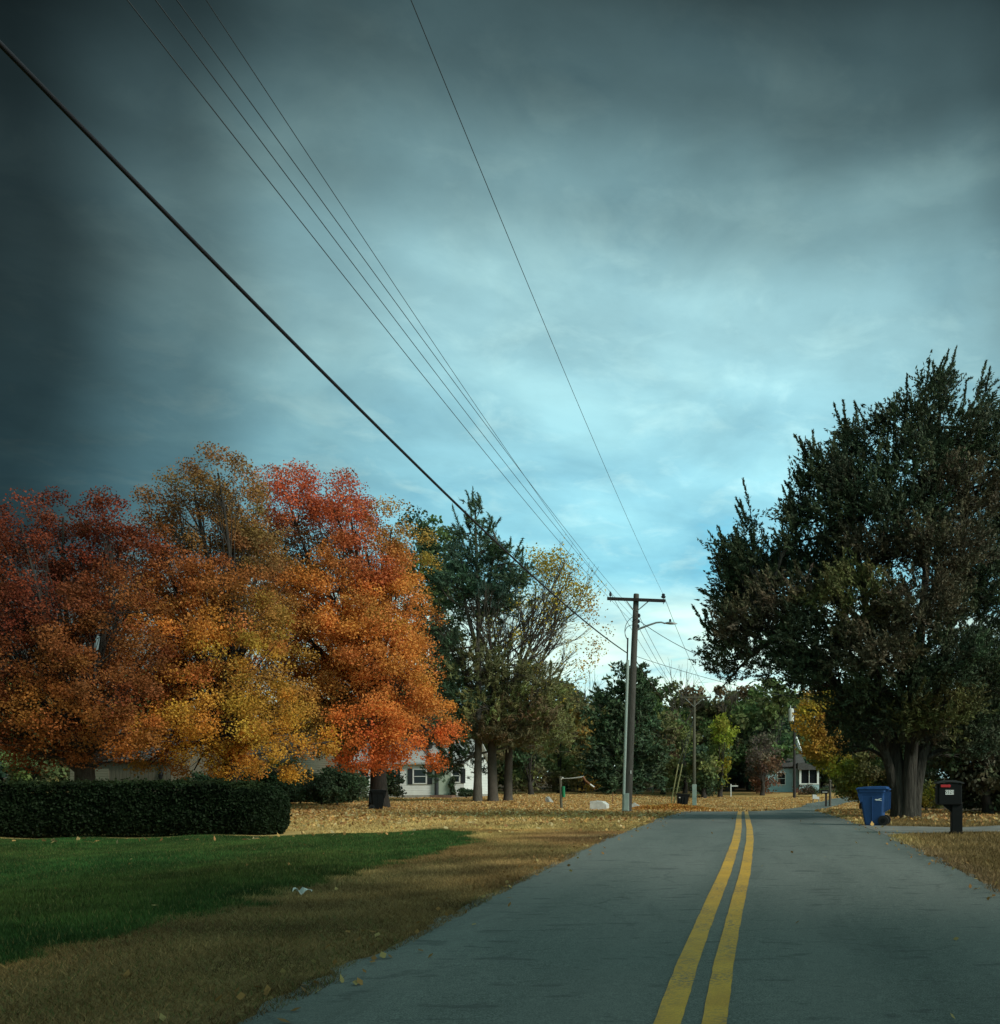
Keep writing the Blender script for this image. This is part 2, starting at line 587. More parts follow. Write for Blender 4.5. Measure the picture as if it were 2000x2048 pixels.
def vnoise(x, y, s, seed=0):
    """cheap smooth value noise"""
    x = np.asarray(x, float) * s + seed * 17.3
    y = np.asarray(y, float) * s + seed * 9.1
    xi, yi = np.floor(x), np.floor(y)
    fx, fy = x - xi, y - yi
    fx, fy = fx * fx * (3 - 2 * fx), fy * fy * (3 - 2 * fy)

    def h(i, j):
        v = np.sin(i * 127.1 + j * 311.7 + seed * 74.7) * 43758.5453
        return v - np.floor(v)
    return (h(xi, yi) * (1 - fx) + h(xi + 1, yi) * fx) * (1 - fy) + (h(xi, yi + 1) * (1 - fx) + h(xi + 1, yi + 1) * fx) * fy


C_VERGE = np.array((0.195, 0.128, 0.064))
C_LAWN = np.array((0.020, 0.062, 0.014))
C_DRY = np.array((0.50, 0.355, 0.14))
C_LEAF = np.array((0.47, 0.29, 0.115))
C_WOOD = np.array((0.075, 0.05, 0.03))


def cover(x, y):
    """surface cover colour at a ground point"""
    n1 = vnoise(x, y, 0.7, 1) * 2 - 1
    n2 = vnoise(x, y, 0.22, 2) * 2 - 1
    n3 = vnoise(x, y, 2.3, 3) * 2 - 1
    c = np.broadcast_to(C_DRY, (*np.shape(x), 3)).copy()

    def over(mask, colr):
        c[:] = c * (1 - mask[..., None]) + colr * mask[..., None]
    # rough brown verge beside the road
    vw = sstep(-6.2, -5.4, x + n1 * 0.5) * sstep(27, 16, y + n2 * 4)
    over(vw, C_VERGE)
    over(sstep(0, 1, 0.5 + n2 * 1.4) * 0.35, np.array((0.27, 0.22, 0.075)))
    over(sstep(3.0, 3.6, x) * sstep(45, 38, y), np.array((0.20, 0.135, 0.055)))
    # fallen leaves further off
    lm = sstep(32, 44, y + n1 * 3 + n2 * 4) * (0.75 + 0.25 * n3)
    over(np.clip(lm, 0, 1), C_LEAF)
    lm2 = np.clip(sstep(26, 36, y + n1 * 4) * sstep(0.0, 0.7, n3), 0, 1) * 0.6
    over(lm2, C_LEAF * 1.05)
    over(sstep(76, 96, y + n2 * 6) * sstep(3, -10, x), np.array((0.20, 0.15, 0.06)))
    over(sstep(105, 120, y), C_WOOD)
    over(sstep(7.5, 11, x + n1) * sstep(30, 34, y), C_WOOD)
    over(lawn_mask(x, y, n1 * 0.6 + n3 * 0.4), C_LAWN)
    return c


def axis_pts(dense, extra):
    return np.array(sorted(set(np.round(np.concatenate([np.asarray(d_) for d_ in dense] + [np.asarray(extra)]), 3))))


gx = axis_pts([np.arange(-9, 7, 0.2), np.arange(-24, -9, 0.5), np.arange(7, 14, 0.5)],
              [-900, -600, -400, -260, -180, -130, -100, -80, -65, -55, -48, -42, -38, -34, -31, -28, -26, 16, 18, 21, 25, 30, 36, 44, 55, 70, 90, 120, 180, 260, 400, 600, 900])
gy = axis_pts([np.arange(3, 48, 0.3), np.arange(48, 125, 1.2)],
              [-60, -40, -25, -15, -8, -4, -1, 1, 2, 130, 140, 155, 175, 200, 240, 300, 400, 550, 800, 1200])
GX, GY = np.meshgrid(gx, gy)
inroad = sstep(0.0, -0.15, np.maximum(GX - RW1, RW0 - GX)) * (GY < 44.2)
ll = np.interp(GY, LANE_L[:, 0], LANE_L[:, 1])
lr = np.interp(GY, LANE_R[:, 0], LANE_R[:, 1])
inlane = ((GX > ll - 0.1) & (GX < lr + 0.1) & (GY > 42) & (GY < 119))
indrive = (GX > 2.9) & (GX < 20) & (GY > 22.6) & (GY < 26.6)
GZ = Hn(GX, GY) - 0.07 * np.maximum(inroad, np.maximum(inlane, indrive))
gcol = cover(GX, GY)
nX, nY = len(gx), len(gy)
i0 = (np.arange(nY - 1)[:, None] * nX + np.arange(nX - 1)[None, :]).ravel()
gF = np.stack([i0, i0 + 1, i0 + nX + 1, i0 + nX], 1)
gV = np.stack([GX, GY, GZ], 2).reshape(-1, 3)
tag(obj('ground', np_mesh('ground', gV, gF, M['ground'], gcol.reshape(-1, 3), smooth=True)), kind='structure')


def sheet(name, left, right, ys, lift, material, nx=8, kind='structure', rag=0.0):
    """strip between two edge functions, lying on the terrain"""
    V, rng = [], np.random.default_rng(3)
    for y in ys:
        xl, xr = left(y), right(y)
        if rag:
            xl += rag * (vnoise(0.0, y, 2.3, 5) - 0.5) + rag * 0.8 * (vnoise(0.0, y, 7.0, 6) - 0.5)
            xr += rag * (vnoise(3.0, y, 2.3, 7) - 0.5) + rag * 0.8 * (vnoise(3.0, y, 7.0, 8) - 0.5)
        xs = np.linspace(xl, xr, nx)
        z = Hn(xs, np.full(nx, y)) + lift
        V.append(np.stack([xs, np.full(nx, y), z], 1))
    V = np.concatenate(V)
    n = len(ys)
    i_ = (np.arange(n - 1)[:, None] * nx + np.arange(nx - 1)[None, :]).ravel()
    F = np.stack([i_, i_ + 1, i_ + nx + 1, i_ + nx], 1)
    return tag(obj(name, np_mesh(name, V, F, material, smooth=True)), kind=kind)


sheet('road', lambda y: RW0, lambda y: RW1, np.concatenate([np.arange(-30, 3, 1.0), np.arange(3, 44.31, 0.15)]), 0.004, M['asphalt'], 28, rag=0.16)
sheet('side_lane', lambda y: np.interp(y, LANE_L[:, 0], LANE_L[:, 1]), lambda y: np.interp(y, LANE_R[:, 0], LANE_R[:, 1]),
      np.arange(44.32, 117, 0.7), 0.004, M['asphalt'], 10, rag=0.3)
M['drive'] = mat('drive', (0.20, 0.195, 0.18), 0.9, 0.35, 1.4, 0.4, 40)
V, nx = [], 40
dxs = np.concatenate([np.linspace(2.86, 5, 18), np.linspace(5.3, 19, 22)])
for yy in np.linspace(0, 1, 10):
    lo = 22.9 - 1.3 * np.exp(-(dxs - 2.9) / 0.6) + 0.12 * vnoise(dxs, 0, 1.5, 3)
    hi = 26.0 + 1.2 * np.exp(-(dxs - 2.9) / 0.6) + 0.12 * vnoise(dxs, 9, 1.5, 3)
    y_ = lo + (hi - lo) * yy
    V.append(np.stack([dxs, y_, Hn(dxs, y_) + 0.008], 1))
V = np.concatenate(V)
i_ = (np.arange(9)[:, None] * nx + np.arange(nx - 1)[None, :]).ravel()
tag(obj('driveway', np_mesh('driveway', V, np.stack([i_, i_ + 1, i_ + nx + 1, i_ + nx], 1), M['drive'], smooth=True)), kind='structure')
ysl = np.concatenate([np.arange(-20, 3, 0.7), np.arange(3, 44.0, 0.15)])
def line_c(y):
    return float(np.interp(y, [-20, 5.9, 8, 12, 14, 20, 25, 34, 43], [-0.38, -0.375, -0.37, -0.30, -0.26, -0.22, -0.25, -0.37, -0.47]))


for off_, hw_l in ((-0.139, 0.083), (0.139, 0.076)):
    sheet('road_marking', lambda y, c=off_, h=hw_l: line_c(y) + c - h, lambda y, c=off_, h=hw_l: line_c(y) + c + h, ysl, 0.009, M['yellow_paint'], 3, rag=0.008)


# ------------------------------------------------------------------ foliage helpers
def rand_dirs(n, rng):
    v = rng.normal(size=(n, 3))
    return v / (np.linalg.norm(v, axis=1)[:, None] + 1e-9)


def leaf_quads(c, length, width, rng, u=None, up=0.0):
    """kite shaped leaves at centres c; u = long axis (random if None)"""
    n = len(c)
    if u is None:
        u = rand_dirs(n, rng)
    nn = rand_dirs(n, rng)
    if up:
        nn[:, 2] += up
    v = np.cross(nn, u)
    v /= np.linalg.norm(v, axis=1)[:, None] + 1e-9
    L = (length * rng.uniform(0.65, 1.3, n))[:, None]
    W = (width * rng.uniform(0.65, 1.3, n))[:, None]
    V = np.stack([c - u * L * 0.5, c + v * W * 0.5 - u * L * 0.05, c + u * L * 0.5, c - v * W * 0.5 - u * L * 0.05], 1)
    return V.reshape(-1, 3)


def quads(n):
    return np.arange(n * 4).reshape(-1, 4)


PAL = {
    'red': (0.55, 0.125, 0.055), 'darkred': (0.21, 0.050, 0.024), 'redorange': (0.72, 0.19, 0.045), 'orange': (0.68, 0.26, 0.060),
    'gold': (0.58, 0.29, 0.045), 'rust': (0.32, 0.10, 0.030), 'brown': (0.27, 0.14, 0.048), 'olive': (0.27, 0.19, 0.05), 'goldolive': (0.42, 0.24, 0.05),
    'orangeolive': (0.50, 0.215, 0.055), 'yellow': (0.50, 0.36, 0.045), 'yellowgreen': (0.26, 0.27, 0.035), 'darkgreen': (0.062, 0.094, 0.050), 'rustdark': (0.25, 0.082, 0.026), 'rustorange': (0.42, 0.155, 0.036),
    'green': (0.12, 0.165, 0.062), 'teal': (0.055, 0.10, 0.066), 'greenbrown': (0.15, 0.15, 0.066), 'cedar': (0.062, 0.080, 0.044),
    'cedarbrown': (0.104, 0.090, 0.054), 'cedarolive': (0.118, 0.114, 0.042), 'pine': (0.070, 0.108, 0.062), 'pinebrown': (0.16, 0.115, 0.062),
    'olivewood': (0.185, 0.19, 0.07), 'greybrown': (0.13, 0.105, 0.08), 'hedge': (0.014, 0.026, 0.010), 'redbrown': (0.17, 0.085, 0.055),
}
DS = 1000.0 / 1904.0        # measurements below were taken on a 1904 px wide view


def curve_pts(a, b_, bend, n=5):
    a, b_ = np.asarray(a, float), np.asarray(b_, float)
    t_ = np.linspace(0, 1, n)[:, None]
    mid = (a + b_) / 2 + np.asarray(bend, float)
    return (1 - t_) ** 2 * a + 2 * t_ * (1 - t_) * mid + t_ ** 2 * b_


def world_lobes(spec, Y0, back=True, backshift=3.0, seed=1, backfill=0.8):
    """lobes measured in the photograph as (x, y, rx, ry, colour[, depth]) become ellipsoids standing at depth Y0"""
    rng = np.random.default_rng(seed)
    out = []
    for s in spec:
        x, y, rx, ry, c = s[:5]
        dY = s[5] if len(s) > 5 else rng.uniform(-1.0, 0.6) * 0.7
        Y = Y0 + dY
        ce = np.array(at(x * DS, y * DS, Y))
        ra = rx * DS * Y / FOC
        rz_ = ry * DS * Y / FOC
        out.append((ce, np.array((ra, (ra + rz_) / 2, rz_)), c, 1.0))
        if back:
            c2 = ce + np.array((rng.uniform(-.5, .5), backshift + rng.uniform(-.6, 1.2), -0.3))
            out.append((c2, np.array((ra, (ra + rz_) / 2, rz_)) * 0.85, c, backfill * 0.5))
    return out


def broad_tree(name, label, cat, base, lobes, leaf=0.15, trunk_r=0.35, fork=None, dens=1.0, per=70, rc=0.6, seed=1, bark='bark', lmat='leaf',
               group=None, jitter=0.22, limb=True, squash=0.75, lean=(0, 0), shell=0.5, up=0.4, lvar=0.14):
    rng = np.random.default_rng(seed)
    bx, by, bz = base
    root = thing(name, label, cat, base, 0, group)
    o = np.array(base, float)
    cents = np.array([l[0] for l in lobes])
    allr = np.array([l[1].mean() for l in lobes]) * 1.15
    allw = np.array([l[3] for l in lobes])
    allc_ = np.array([PAL[l[2]] for l in lobes])
    zmin = min(l[0][2] - l[1][2] for l in lobes)
    if fork is None:
        fork = max(1.2, (zmin - bz) * 0.8)
    tb = Tubes()
    top = np.array((bx + lean[0], by + lean[1], bz + fork))
    tz = np.linspace(0, 1, 6)
    flare = 1 + 0.45 * np.exp(-tz * 9)
    pts = o + (top - o) * tz[:, None] + np.stack([np.sin(tz * 4 + seed) * 0.05, np.cos(tz * 5 + seed) * 0.05, tz * 0], 1)
    pts[0, 2] -= 0.3
    tb.add(pts - o, trunk_r * (1 - 0.22 * tz) * flare, 10)
    V, C = [], []
    for ce, ra, colr, fill in lobes:
        vol = 4.19 * ra[0] * ra[1] * ra[2]
        nC = max(3, int(dens * fill * vol ** 0.9 / (rc ** 3 * 2.2)))
        d = rand_dirs(nC, rng)
        rr = np.where(rng.random(nC) < shell, rng.uniform(0.8, 1.0, nC), rng.random(nC) ** (1 / 3))
        cc = ce + d * rr[:, None] * ra
        # limb and branches
        if limb:
            stem = pts[-1] if rng.random() < 0.75 else pts[-2]
            L = np.linalg.norm(ce - stem)
            bend = np.array((0, 0, 0.12 * L)) + rng.normal(size=3) * 0.05 * L
            if ce[2] < stem[2] + 0.5:
                bend = np.array((0, 0, 0.25 * L))
            cp = curve_pts(stem, ce, bend, 7)
            r0 = trunk_r * rng.uniform(0.2, 0.32) * (0.5 + 0.5 * fill)
            tb.add(cp - o, np.linspace(r0, r0 * 0.3, 7), 6)
            for k in range(0, nC, max(1, nC // 26)):
                st = cp[rng.integers(2, 6)]
                cq = curve_pts(st, st + (cc[k] - st) * 0.85, np.array((0, 0, -0.1)) + rng.normal(size=3) * 0.15, 5)
                tb.add(cq - o, np.linspace(r0 * 0.28, 0.006, 5), 4)
        base_c = np.array(PAL[colr])
        dd_ = np.linalg.norm((cc[:, None, :] - cents[None]) / allr[None, :, None], axis=2)
        ww = np.exp(-1.6 * dd_ ** 2) * allw[None] + 1e-9
        blend = (ww[:, :, None] * allc_[None]).sum(1) / ww.sum(1)[:, None]
        for k in range(nC):
            n = int(per * rng.uniform(0.6, 1.35))
            r_ = rc * rng.uniform(0.65, 1.3)
            p_ = cc[k] + rand_dirs(n, rng) * (rng.random(n) ** 0.5)[:, None] * np.array((r_, r_, r_ * squash)) * 1.05
            V.append(leaf_quads(p_ - o, leaf, leaf * 0.8, rng, up=up))
            tint = (base_c * 0.35 + blend[k] * 0.65) * rng.uniform(1 - jitter, 1 + jitter) * (1 + rng.normal(size=3) * 0.08)
            cl = np.clip(tint * (1 + rng.normal(size=(n, 1)) * lvar), 0.004, 0.85)
            C.append(np.repeat(cl, 4, axis=0))
    V = np.concatenate(V)
    V[:, 2] = np.maximum(V[:, 2], 0.15)
    C = np.concatenate(C)
    obj('trunk', tb.mesh('trunk', M[bark]), root)
    obj('crown', np_mesh('crown', V, quads(len(V) // 4), M[lmat], C), root)
    return root


def copy_tree(o, loc, rz, scale=(1, 1, 1)):
    r = o.copy()
    COL.objects.link(r)
    r.location = loc
    r.rotation_euler = (0, 0, rz)
    r.scale = scale
    for ch in list(o.children):
        c = ch.copy()
        COL.objects.link(c)
        c.parent = r
    return r


def ground_at(x, y):
    return (x, y, H(x, y))


# ------------------------------------------------------------------ the three maples at the left
YR, YM, YL = 47.0, 39.0, 36.0
spec_r = [(545, 945, 62, 70, 'red'), (620, 935, 55, 55, 'red', 1), (668, 990, 52, 60, 'red'), (570, 1055, 90, 55, 'brown', 1), (700, 1055, 55, 60, 'red', -1.5), (745, 1010, 38, 50, 'goldolive'),
          (640, 1085, 80, 45, 'orangeolive', -1), (750, 1080, 42, 50, 'goldolive', 0.5), (610, 1150, 130, 55, 'orange', -1.5), (735, 1150, 66, 60, 'orange', -0.5), (590, 1230, 100, 60, 'orangeolive', -1),
          (700, 1240, 95, 60, 'orange', -2), (775, 1230, 38, 70, 'orange'), (640, 1320, 100, 55, 'orangeolive', -1), (765, 1310, 55, 60, 'orange', -1), (800, 1355, 45, 40, 'orange'),
          (815, 1392, 32, 25, 'redorange'), (700, 1385, 75, 45, 'redorange', -3), (755, 1425, 48, 38, 'redorange', -2.5), (615, 1400, 85, 45, 'olive', -1), (690, 1430, 60, 35, 'redorange', -2.5),
          (560, 1330, 60, 70, 'goldolive', 1), (520, 1080, 60, 70, 'brown', 2), (530, 1180, 60, 60, 'orangeolive', 0.5), (525, 1260, 60, 60, 'orange', 0), (680, 1200, 80, 50, 'orange', -2.5), (755, 1090, 40, 40, 'orange', -0.5), (735, 1365, 60, 40, 'orange', -2.5)]
b_r = hit(380, 809)
broad_tree('maple_tree', 'tall maple with red top and bright orange lower boughs beside the dark trash can', 'tree', ground_at((379 - HX) / FOC * 49.5, 49.5),
           world_lobes(spec_r, YR, seed=2), leaf=0.10, trunk_r=0.40, fork=4.2, dens=1.3, per=200, rc=0.62, seed=21, shell=0.66, squash=0.78, jitter=0.24)
spec_m = [(415, 900, 52, 48, 'brown'), (370, 940, 50, 50, 'brown'), (455, 960, 42, 70, 'brown', 1), (310, 965, 38, 42, 'brown'), (400, 1020, 95, 55, 'brown', 1), (300, 1030, 50, 50, 'rust'), (480, 1060, 50, 60, 'brown', 1.5),
          (420, 1110, 95, 50, 'rust', -1), (330, 1120, 75, 55, 'rust', -1), (470, 1180, 75, 55, 'goldolive'), (380, 1190, 85, 55, 'orange', -1.5), (430, 1235, 60, 50, 'gold', -2), (300, 1220, 75, 60, 'orange', -1),
          (350, 1300, 90, 55, 'orange', -1.5), (460, 1300, 80, 55, 'goldolive', -1), (520, 1350, 55, 45, 'gold', -1), (420, 1370, 90, 45, 'gold', -2.5), (545, 1390, 32, 30, 'gold'), (330, 1395, 80, 45, 'gold', -2),
          (480, 1420, 70, 35, 'gold', -1.5), (380, 1440, 70, 25, 'goldolive', -1), (270, 1340, 60, 50, 'rust', 0.5), (265, 1120, 50, 60, 'rust', 0.5), (280, 1450, 60, 25, 'goldolive', 0), (440, 1455, 60, 22, 'gold', -1)]
broad_tree('maple_tree', 'broad maple with brown top and golden yellow lower leaves behind the hedge end', 'tree', ground_at((231 - HX) / FOC * YM, YM),
           world_lobes(spec_m, YM, seed=3), leaf=0.088, trunk_r=0.40, fork=2.6, dens=1.3, per=200, rc=0.54, seed=22, shell=0.66, squash=0.78, jitter=0.24)
spec_l = [(120, 985, 55, 45, 'darkred'), (40, 1000, 60, 50, 'darkred'), (205, 995, 50, 50, 'darkred'), (250, 1060, 50, 60, 'darkred', 1), (150, 1060, 80, 55, 'darkred', 1), (30, 1090, 80, 65, 'darkred'), (-50, 1060, 60, 80, 'darkred'),
          (220, 1140, 80, 60, 'rustdark', -1), (110, 1160, 90, 60, 'darkred', -1), (0, 1190, 80, 70, 'darkred'), (180, 1235, 90, 60, 'rustdark', -1.5), (70, 1270, 90, 60, 'rustdark', -1), (-40, 1300, 80, 80, 'darkred'), (260, 1260, 60, 70, 'rustdark'),
          (210, 1325, 85, 55, 'rustdark', -2), (110, 1350, 85, 50, 'rustorange', -1.5), (20, 1370, 80, 60, 'rustdark', -1), (240, 1395, 70, 40, 'rustorange', -1.5), (150, 1415, 80, 35, 'rustdark', -1), (50, 1430, 70, 35, 'rustdark'), (-70, 1180, 60, 120, 'darkred', 2)]
broad_tree('maple_tree', 'dark red maple with low forking limbs behind the left part of the hedge', 'tree', ground_at((84 - HX) / FOC * YL, YL),
           world_lobes(spec_l, YL, seed=4), leaf=0.085, trunk_r=0.40, fork=1.9, dens=1.2, per=190, rc=0.52, seed=23, shell=0.66, squash=0.78, jitter=0.24)


# ------------------------------------------------------------------ conifers: sprays of small scale leaves
def spray_tree(name, label, cat, base, lobes, trunks, seed=5, L=0.75, nleaf=13, ll=0.17, lw=0.06, dens=1.0, rc=0.6, per=9, outward=0.7, upward=0.6, bark='bark_cedar',
               group=None, limb_r=0.09, droop=False, jitter=0.25, spires=0, sp_len=1.2, sp_leaf=110):
    rng = np.random.default_rng(seed)
    root = thing(name, label, cat, base, 0, group)
    o = np.array(base, float)
    tb = Tubes()
    for pts, rad in trunks:
        tb.add(np.array(pts, float) - o, rad, 10)
    allc = np.concatenate([np.array(p_, float) for p_, r_ in trunks])
    allc = allc[allc[:, 2] > o[2] + 1.5] if (allc[:, 2] > o[2] + 1.5).any() else allc
    V, C = [], []
    axis = o[:2]
    for ce, ra, colr, fill in lobes:
        vol = 4.19 * ra[0] * ra[1] * ra[2]
        nC = max(4, int(dens * fill * vol ** 0.9 / (rc ** 3 * 2.0)))
        d = rand_dirs(nC, rng)
        rr = np.where(rng.random(nC) < 0.5, rng.uniform(0.75, 1.0, nC), rng.random(nC) ** (1 / 3))
        cc = ce + d * rr[:, None] * ra
        dist = np.linalg.norm(allc - (ce - np.array((0, 0, 1.2 if not droop else 0))), axis=1)
        st = allc[dist.argmin()]
        cp = curve_pts(st, ce, (0, 0, 0.1 * np.linalg.norm(ce - st)), 6)
        tb.add(cp - o, np.linspace(limb_r, limb_r * 0.35, 6), 5)
        for k in range(0, nC, max(1, nC // 10)):
            cq = curve_pts(cp[rng.integers(3, 6)], cc[k], rng.normal(size=3) * 0.1, 4)
            tb.add(cq - o, np.linspace(limb_r * 0.35, 0.01, 4), 4)
        bc = np.array(PAL[colr])
        for q in range(spires if fill >= 1 else 0):
            v0 = rand_dirs(1, rng)[0]
            v0[2] = abs(v0[2]) + 0.25
            v0 /= np.linalg.norm(v0)
            p0 = ce + v0 * ra * 0.8
            oo = p0 - np.array((axis[0], axis[1], p0[2]))
            oo /= np.linalg.norm(oo) + 1e-6
            dv = oo * outward * rng.uniform(0.1, 0.9) + np.array((0, 0, upward + 0.35)) + rng.normal(size=3) * 0.18
            dv /= np.linalg.norm(dv)
            ln = sp_len * rng.uniform(0.6, 1.35)
            tt_ = rng.random(sp_leaf) ** 0.75
            bendv = np.array((0, 0, 0.12)) * ln
            pos = p0 + dv * (tt_ * ln)[:, None] + bendv * (tt_ ** 2)[:, None]
            side = rand_dirs(sp_leaf, rng)
            wd_ = (0.20 * sp_len * (1 - tt_) * (0.6 + 0.4 * np.sin(tt_ * 18 + q)) + 0.015)
            pos = pos + side * (wd_ * rng.random(sp_leaf) ** 0.6)[:, None]
            ud = dv + side * 0.8 + rng.normal(size=(sp_leaf, 3)) * 0.25
            ud /= np.linalg.norm(ud, axis=1)[:, None]
            V.append(leaf_quads(pos - o, ll, lw, rng, u=ud))
            C.append(np.repeat(np.clip(bc * rng.uniform(0.8, 1.25) * (1 + rng.normal(size=(sp_leaf, 1)) * 0.2), 0.003, 0.6), 4, axis=0))
            tb.add(np.array([p0 - o, p0 + dv * ln * 0.9 + bendv * 0.8 - o]), np.array([0.018, 0.006]), 4)
        out = cc - np.array((axis[0], axis[1], 0))
        out[:, 2] = 0
        out /= np.linalg.norm(out, axis=1)[:, None] + 1e-6
        loc_out = (cc - ce) / ra
        for k in range(nC):
            tint = bc * rng.uniform(1 - jitter, 1 + jitter * 1.2) * (1 + rng.normal(size=3) * 0.06)
            m_ = int(per * rng.uniform(0.7, 1.3))
            dirs = out[k] * outward * 0.6 + loc_out[k] * outward * 0.5 + np.array((0, 0, upward)) + rng.normal(size=(m_, 3)) * 0.45
            dirs /= np.linalg.norm(dirs, axis=1)[:, None]
            st_ = cc[k] + rng.normal(size=(m_, 3)) * rc * 0.4
            t_ = rng.random((m_, nleaf)) ** 0.8
            len_ = L * rng.uniform(0.55, 1.25, (m_, 1))
            pos = st_[:, None, :] + dirs[:, None, :] * (t_ * len_)[:, :, None]
            pos = pos + rng.normal(size=pos.shape) * (0.10 * L * (1 - t_ * 0.8))[:, :, None]
            ud = dirs[:, None, :] + rng.normal(size=pos.shape) * 0.55
            ud = ud.reshape(-1, 3)
            ud /= np.linalg.norm(ud, axis=1)[:, None]
            p_ = pos.reshape(-1, 3)
            V.append(leaf_quads(p_ - o, ll, lw, rng, u=ud))
            cl = np.clip(tint * (1 + rng.normal(size=(len(p_), 1)) * 0.2), 0.003, 0.6)
            C.append(np.repeat(cl, 4, axis=0))
    V = np.concatenate(V)
    C = np.concatenate(C)
    V[:, 2] = np.maximum(V[:, 2], 0.1)
    obj('trunk', tb.mesh('trunk', M[bark]), root)
    obj('crown', np_mesh('crown', V, quads(len(V) // 4), M['needle'], C), root)
    return root


# big cedar at the right
YC = 32.0
cb = np.array(ground_at((904 - HX) / FOC * YC, YC))


def stem(px_py, Y, r0, r1, sub=12, base=None):
    pts = [np.array(at(px * DS, py * DS, Y + dy_)) for px, py, dy_ in px_py]
    pts = np.array(pts)
    if base is not None:
        pts[0, 2] = base - 0.3
    t_ = np.linspace(0, len(pts) - 1, sub)
    P_ = np.stack([np.interp(t_, np.arange(len(pts)), pts[:, i]) for i in range(3)], 1)
    k = np.array([0.25, 0.5, 0.25])
    Q = P_.copy()
    for _ in range(2):
        Q[1:-1] = Q[:-2] * k[0] + Q[1:-1] * k[1] + Q[2:] * k[2]
    r_ = np.linspace(r0, r1, sub)
    r_[0] *= 1.25
    return Q, r_


bz = cb[2]
cedar_trunks = [stem([(1716, 1560, 0), (1716, 1500, 0), (1706, 1440, 0.1), (1690, 1370, 0.3), (1660, 1250, 0.6), (1640, 1100, 0.3), (1620, 960, 0)], YC, 0.31, 0.06, base=bz),
                stem([(1728, 1560, -0.1), (1730, 1480, -0.1), (1738, 1400, -0.3), (1750, 1250, -0.2), (1770, 1000, 0), (1790, 780, 0)], YC, 0.29, 0.05, base=bz),
                stem([(1738, 1560, 0.2), (1744, 1480, 0.3), (1768, 1400, 0.6), (1800, 1250, 0.9), (1840, 1000, 1), (1850, 820, 1)], YC, 0.24, 0.05, base=bz),
                stem([(1707, 1560, 0.1), (1706, 1500, 0.1), (1684, 1420, -0.3), (1640, 1340, -0.8), (1540, 1250, -1.2), (1450, 1180, -1)], YC, 0.20, 0.05, base=bz)]
spec_c = [(1800, 745, 28, 42, 'cedar'), (1765, 775, 40, 42, 'cedar'), (1870, 780, 32, 45, 'cedar'), (1720, 815, 55, 40, 'cedar'), (1820, 835, 65, 50, 'cedar'), (1650, 850, 50, 45, 'cedar'), (1610, 850, 25, 42, 'cedar'),
          (1900, 860, 50, 60, 'cedar'), (1740, 890, 85, 50, 'cedar', -1), (1600, 915, 50, 45, 'cedar'), (1650, 940, 70, 50, 'cedar', -1), (1545, 905, 18, 48, 'cedar'), (1525, 960, 35, 50, 'cedar'), (1830, 940, 85, 60, 'cedarbrown', -1),
          (1720, 985, 85, 50, 'cedar', -1.5), (1580, 1000, 65, 45, 'cedar', -0.5), (1910, 980, 60, 80, 'cedar'), (1508, 1010, 22, 45, 'cedar'), (1660, 1050, 85, 45, 'cedarbrown', -1), (1800, 1050, 95, 60, 'cedarbrown', -2), (1560, 1080, 75, 45, 'cedar'),
          (1428, 1010, 13, 48, 'cedar'), (1428, 1065, 30, 38, 'cedar'), (1388, 1070, 22, 42, 'cedar'), (1480, 1085, 40, 45, 'cedar'), (1410, 1125, 50, 45, 'cedar'), (1500, 1145, 80, 45, 'cedarbrown', -1), (1620, 1150, 95, 55, 'cedarolive', -2),
          (1750, 1160, 100, 60, 'cedarbrown', -2.5), (1890, 1130, 70, 90, 'cedar'), (1385, 1180, 28, 45, 'cedar'), (1430, 1200, 60, 45, 'cedarbrown'), (1545, 1220, 85, 45, 'cedar', -1.5), (1670, 1240, 100, 50, 'cedarbrown', -2.5),
          (1800, 1260, 90, 60, 'cedar', -2), (1362, 1225, 22, 25, 'cedar'), (1410, 1255, 45, 28, 'cedar'), (1490, 1265, 65, 32, 'cedar', -0.8), (1580, 1285, 70, 32, 'cedar', -1.5), (1690, 1310, 80, 40, 'cedar', -2),
          (1640, 1345, 50, 35, 'cedar', -1), (1780, 1345, 90, 45, 'cedarolive', -2), (1890, 1280, 70, 90, 'cedar', 0), (1640, 1395, 32, 30, 'cedar', -0.5), (1870, 1390, 60, 50, 'cedar', 0.5), (1790, 1400, 55, 35, 'cedar', 0.8),
          (1700, 1372, 60, 30, 'cedar', -1.2), (1750, 1390, 55, 28, 'cedarbrown', -1.0), (1830, 1420, 50, 30, 'cedar', 0.3), (1610, 1345, 40, 26, 'cedar', -1.2), (1530, 1275, 50, 26, 'cedar', -1.5), (1390, 1110, 26, 40, 'cedar', 0.5), (1455, 1120, 50, 40, 'cedar', 0.5)]
spray_tree('cedar_tree', 'huge dark cedar with spiky crown and furrowed trunk standing behind the blue bin', 'tree', tuple(cb), [(a_, r_ * 0.86, c_, f_) for a_, r_, c_, f_ in world_lobes(spec_c, YC, seed=6, backshift=2.6, backfill=0.6)],
           cedar_trunks, seed=31, L=0.62, nleaf=24, ll=0.135, lw=0.045, dens=1.9, rc=0.40, per=9, spires=4, sp_len=0.8, sp_leaf=120)


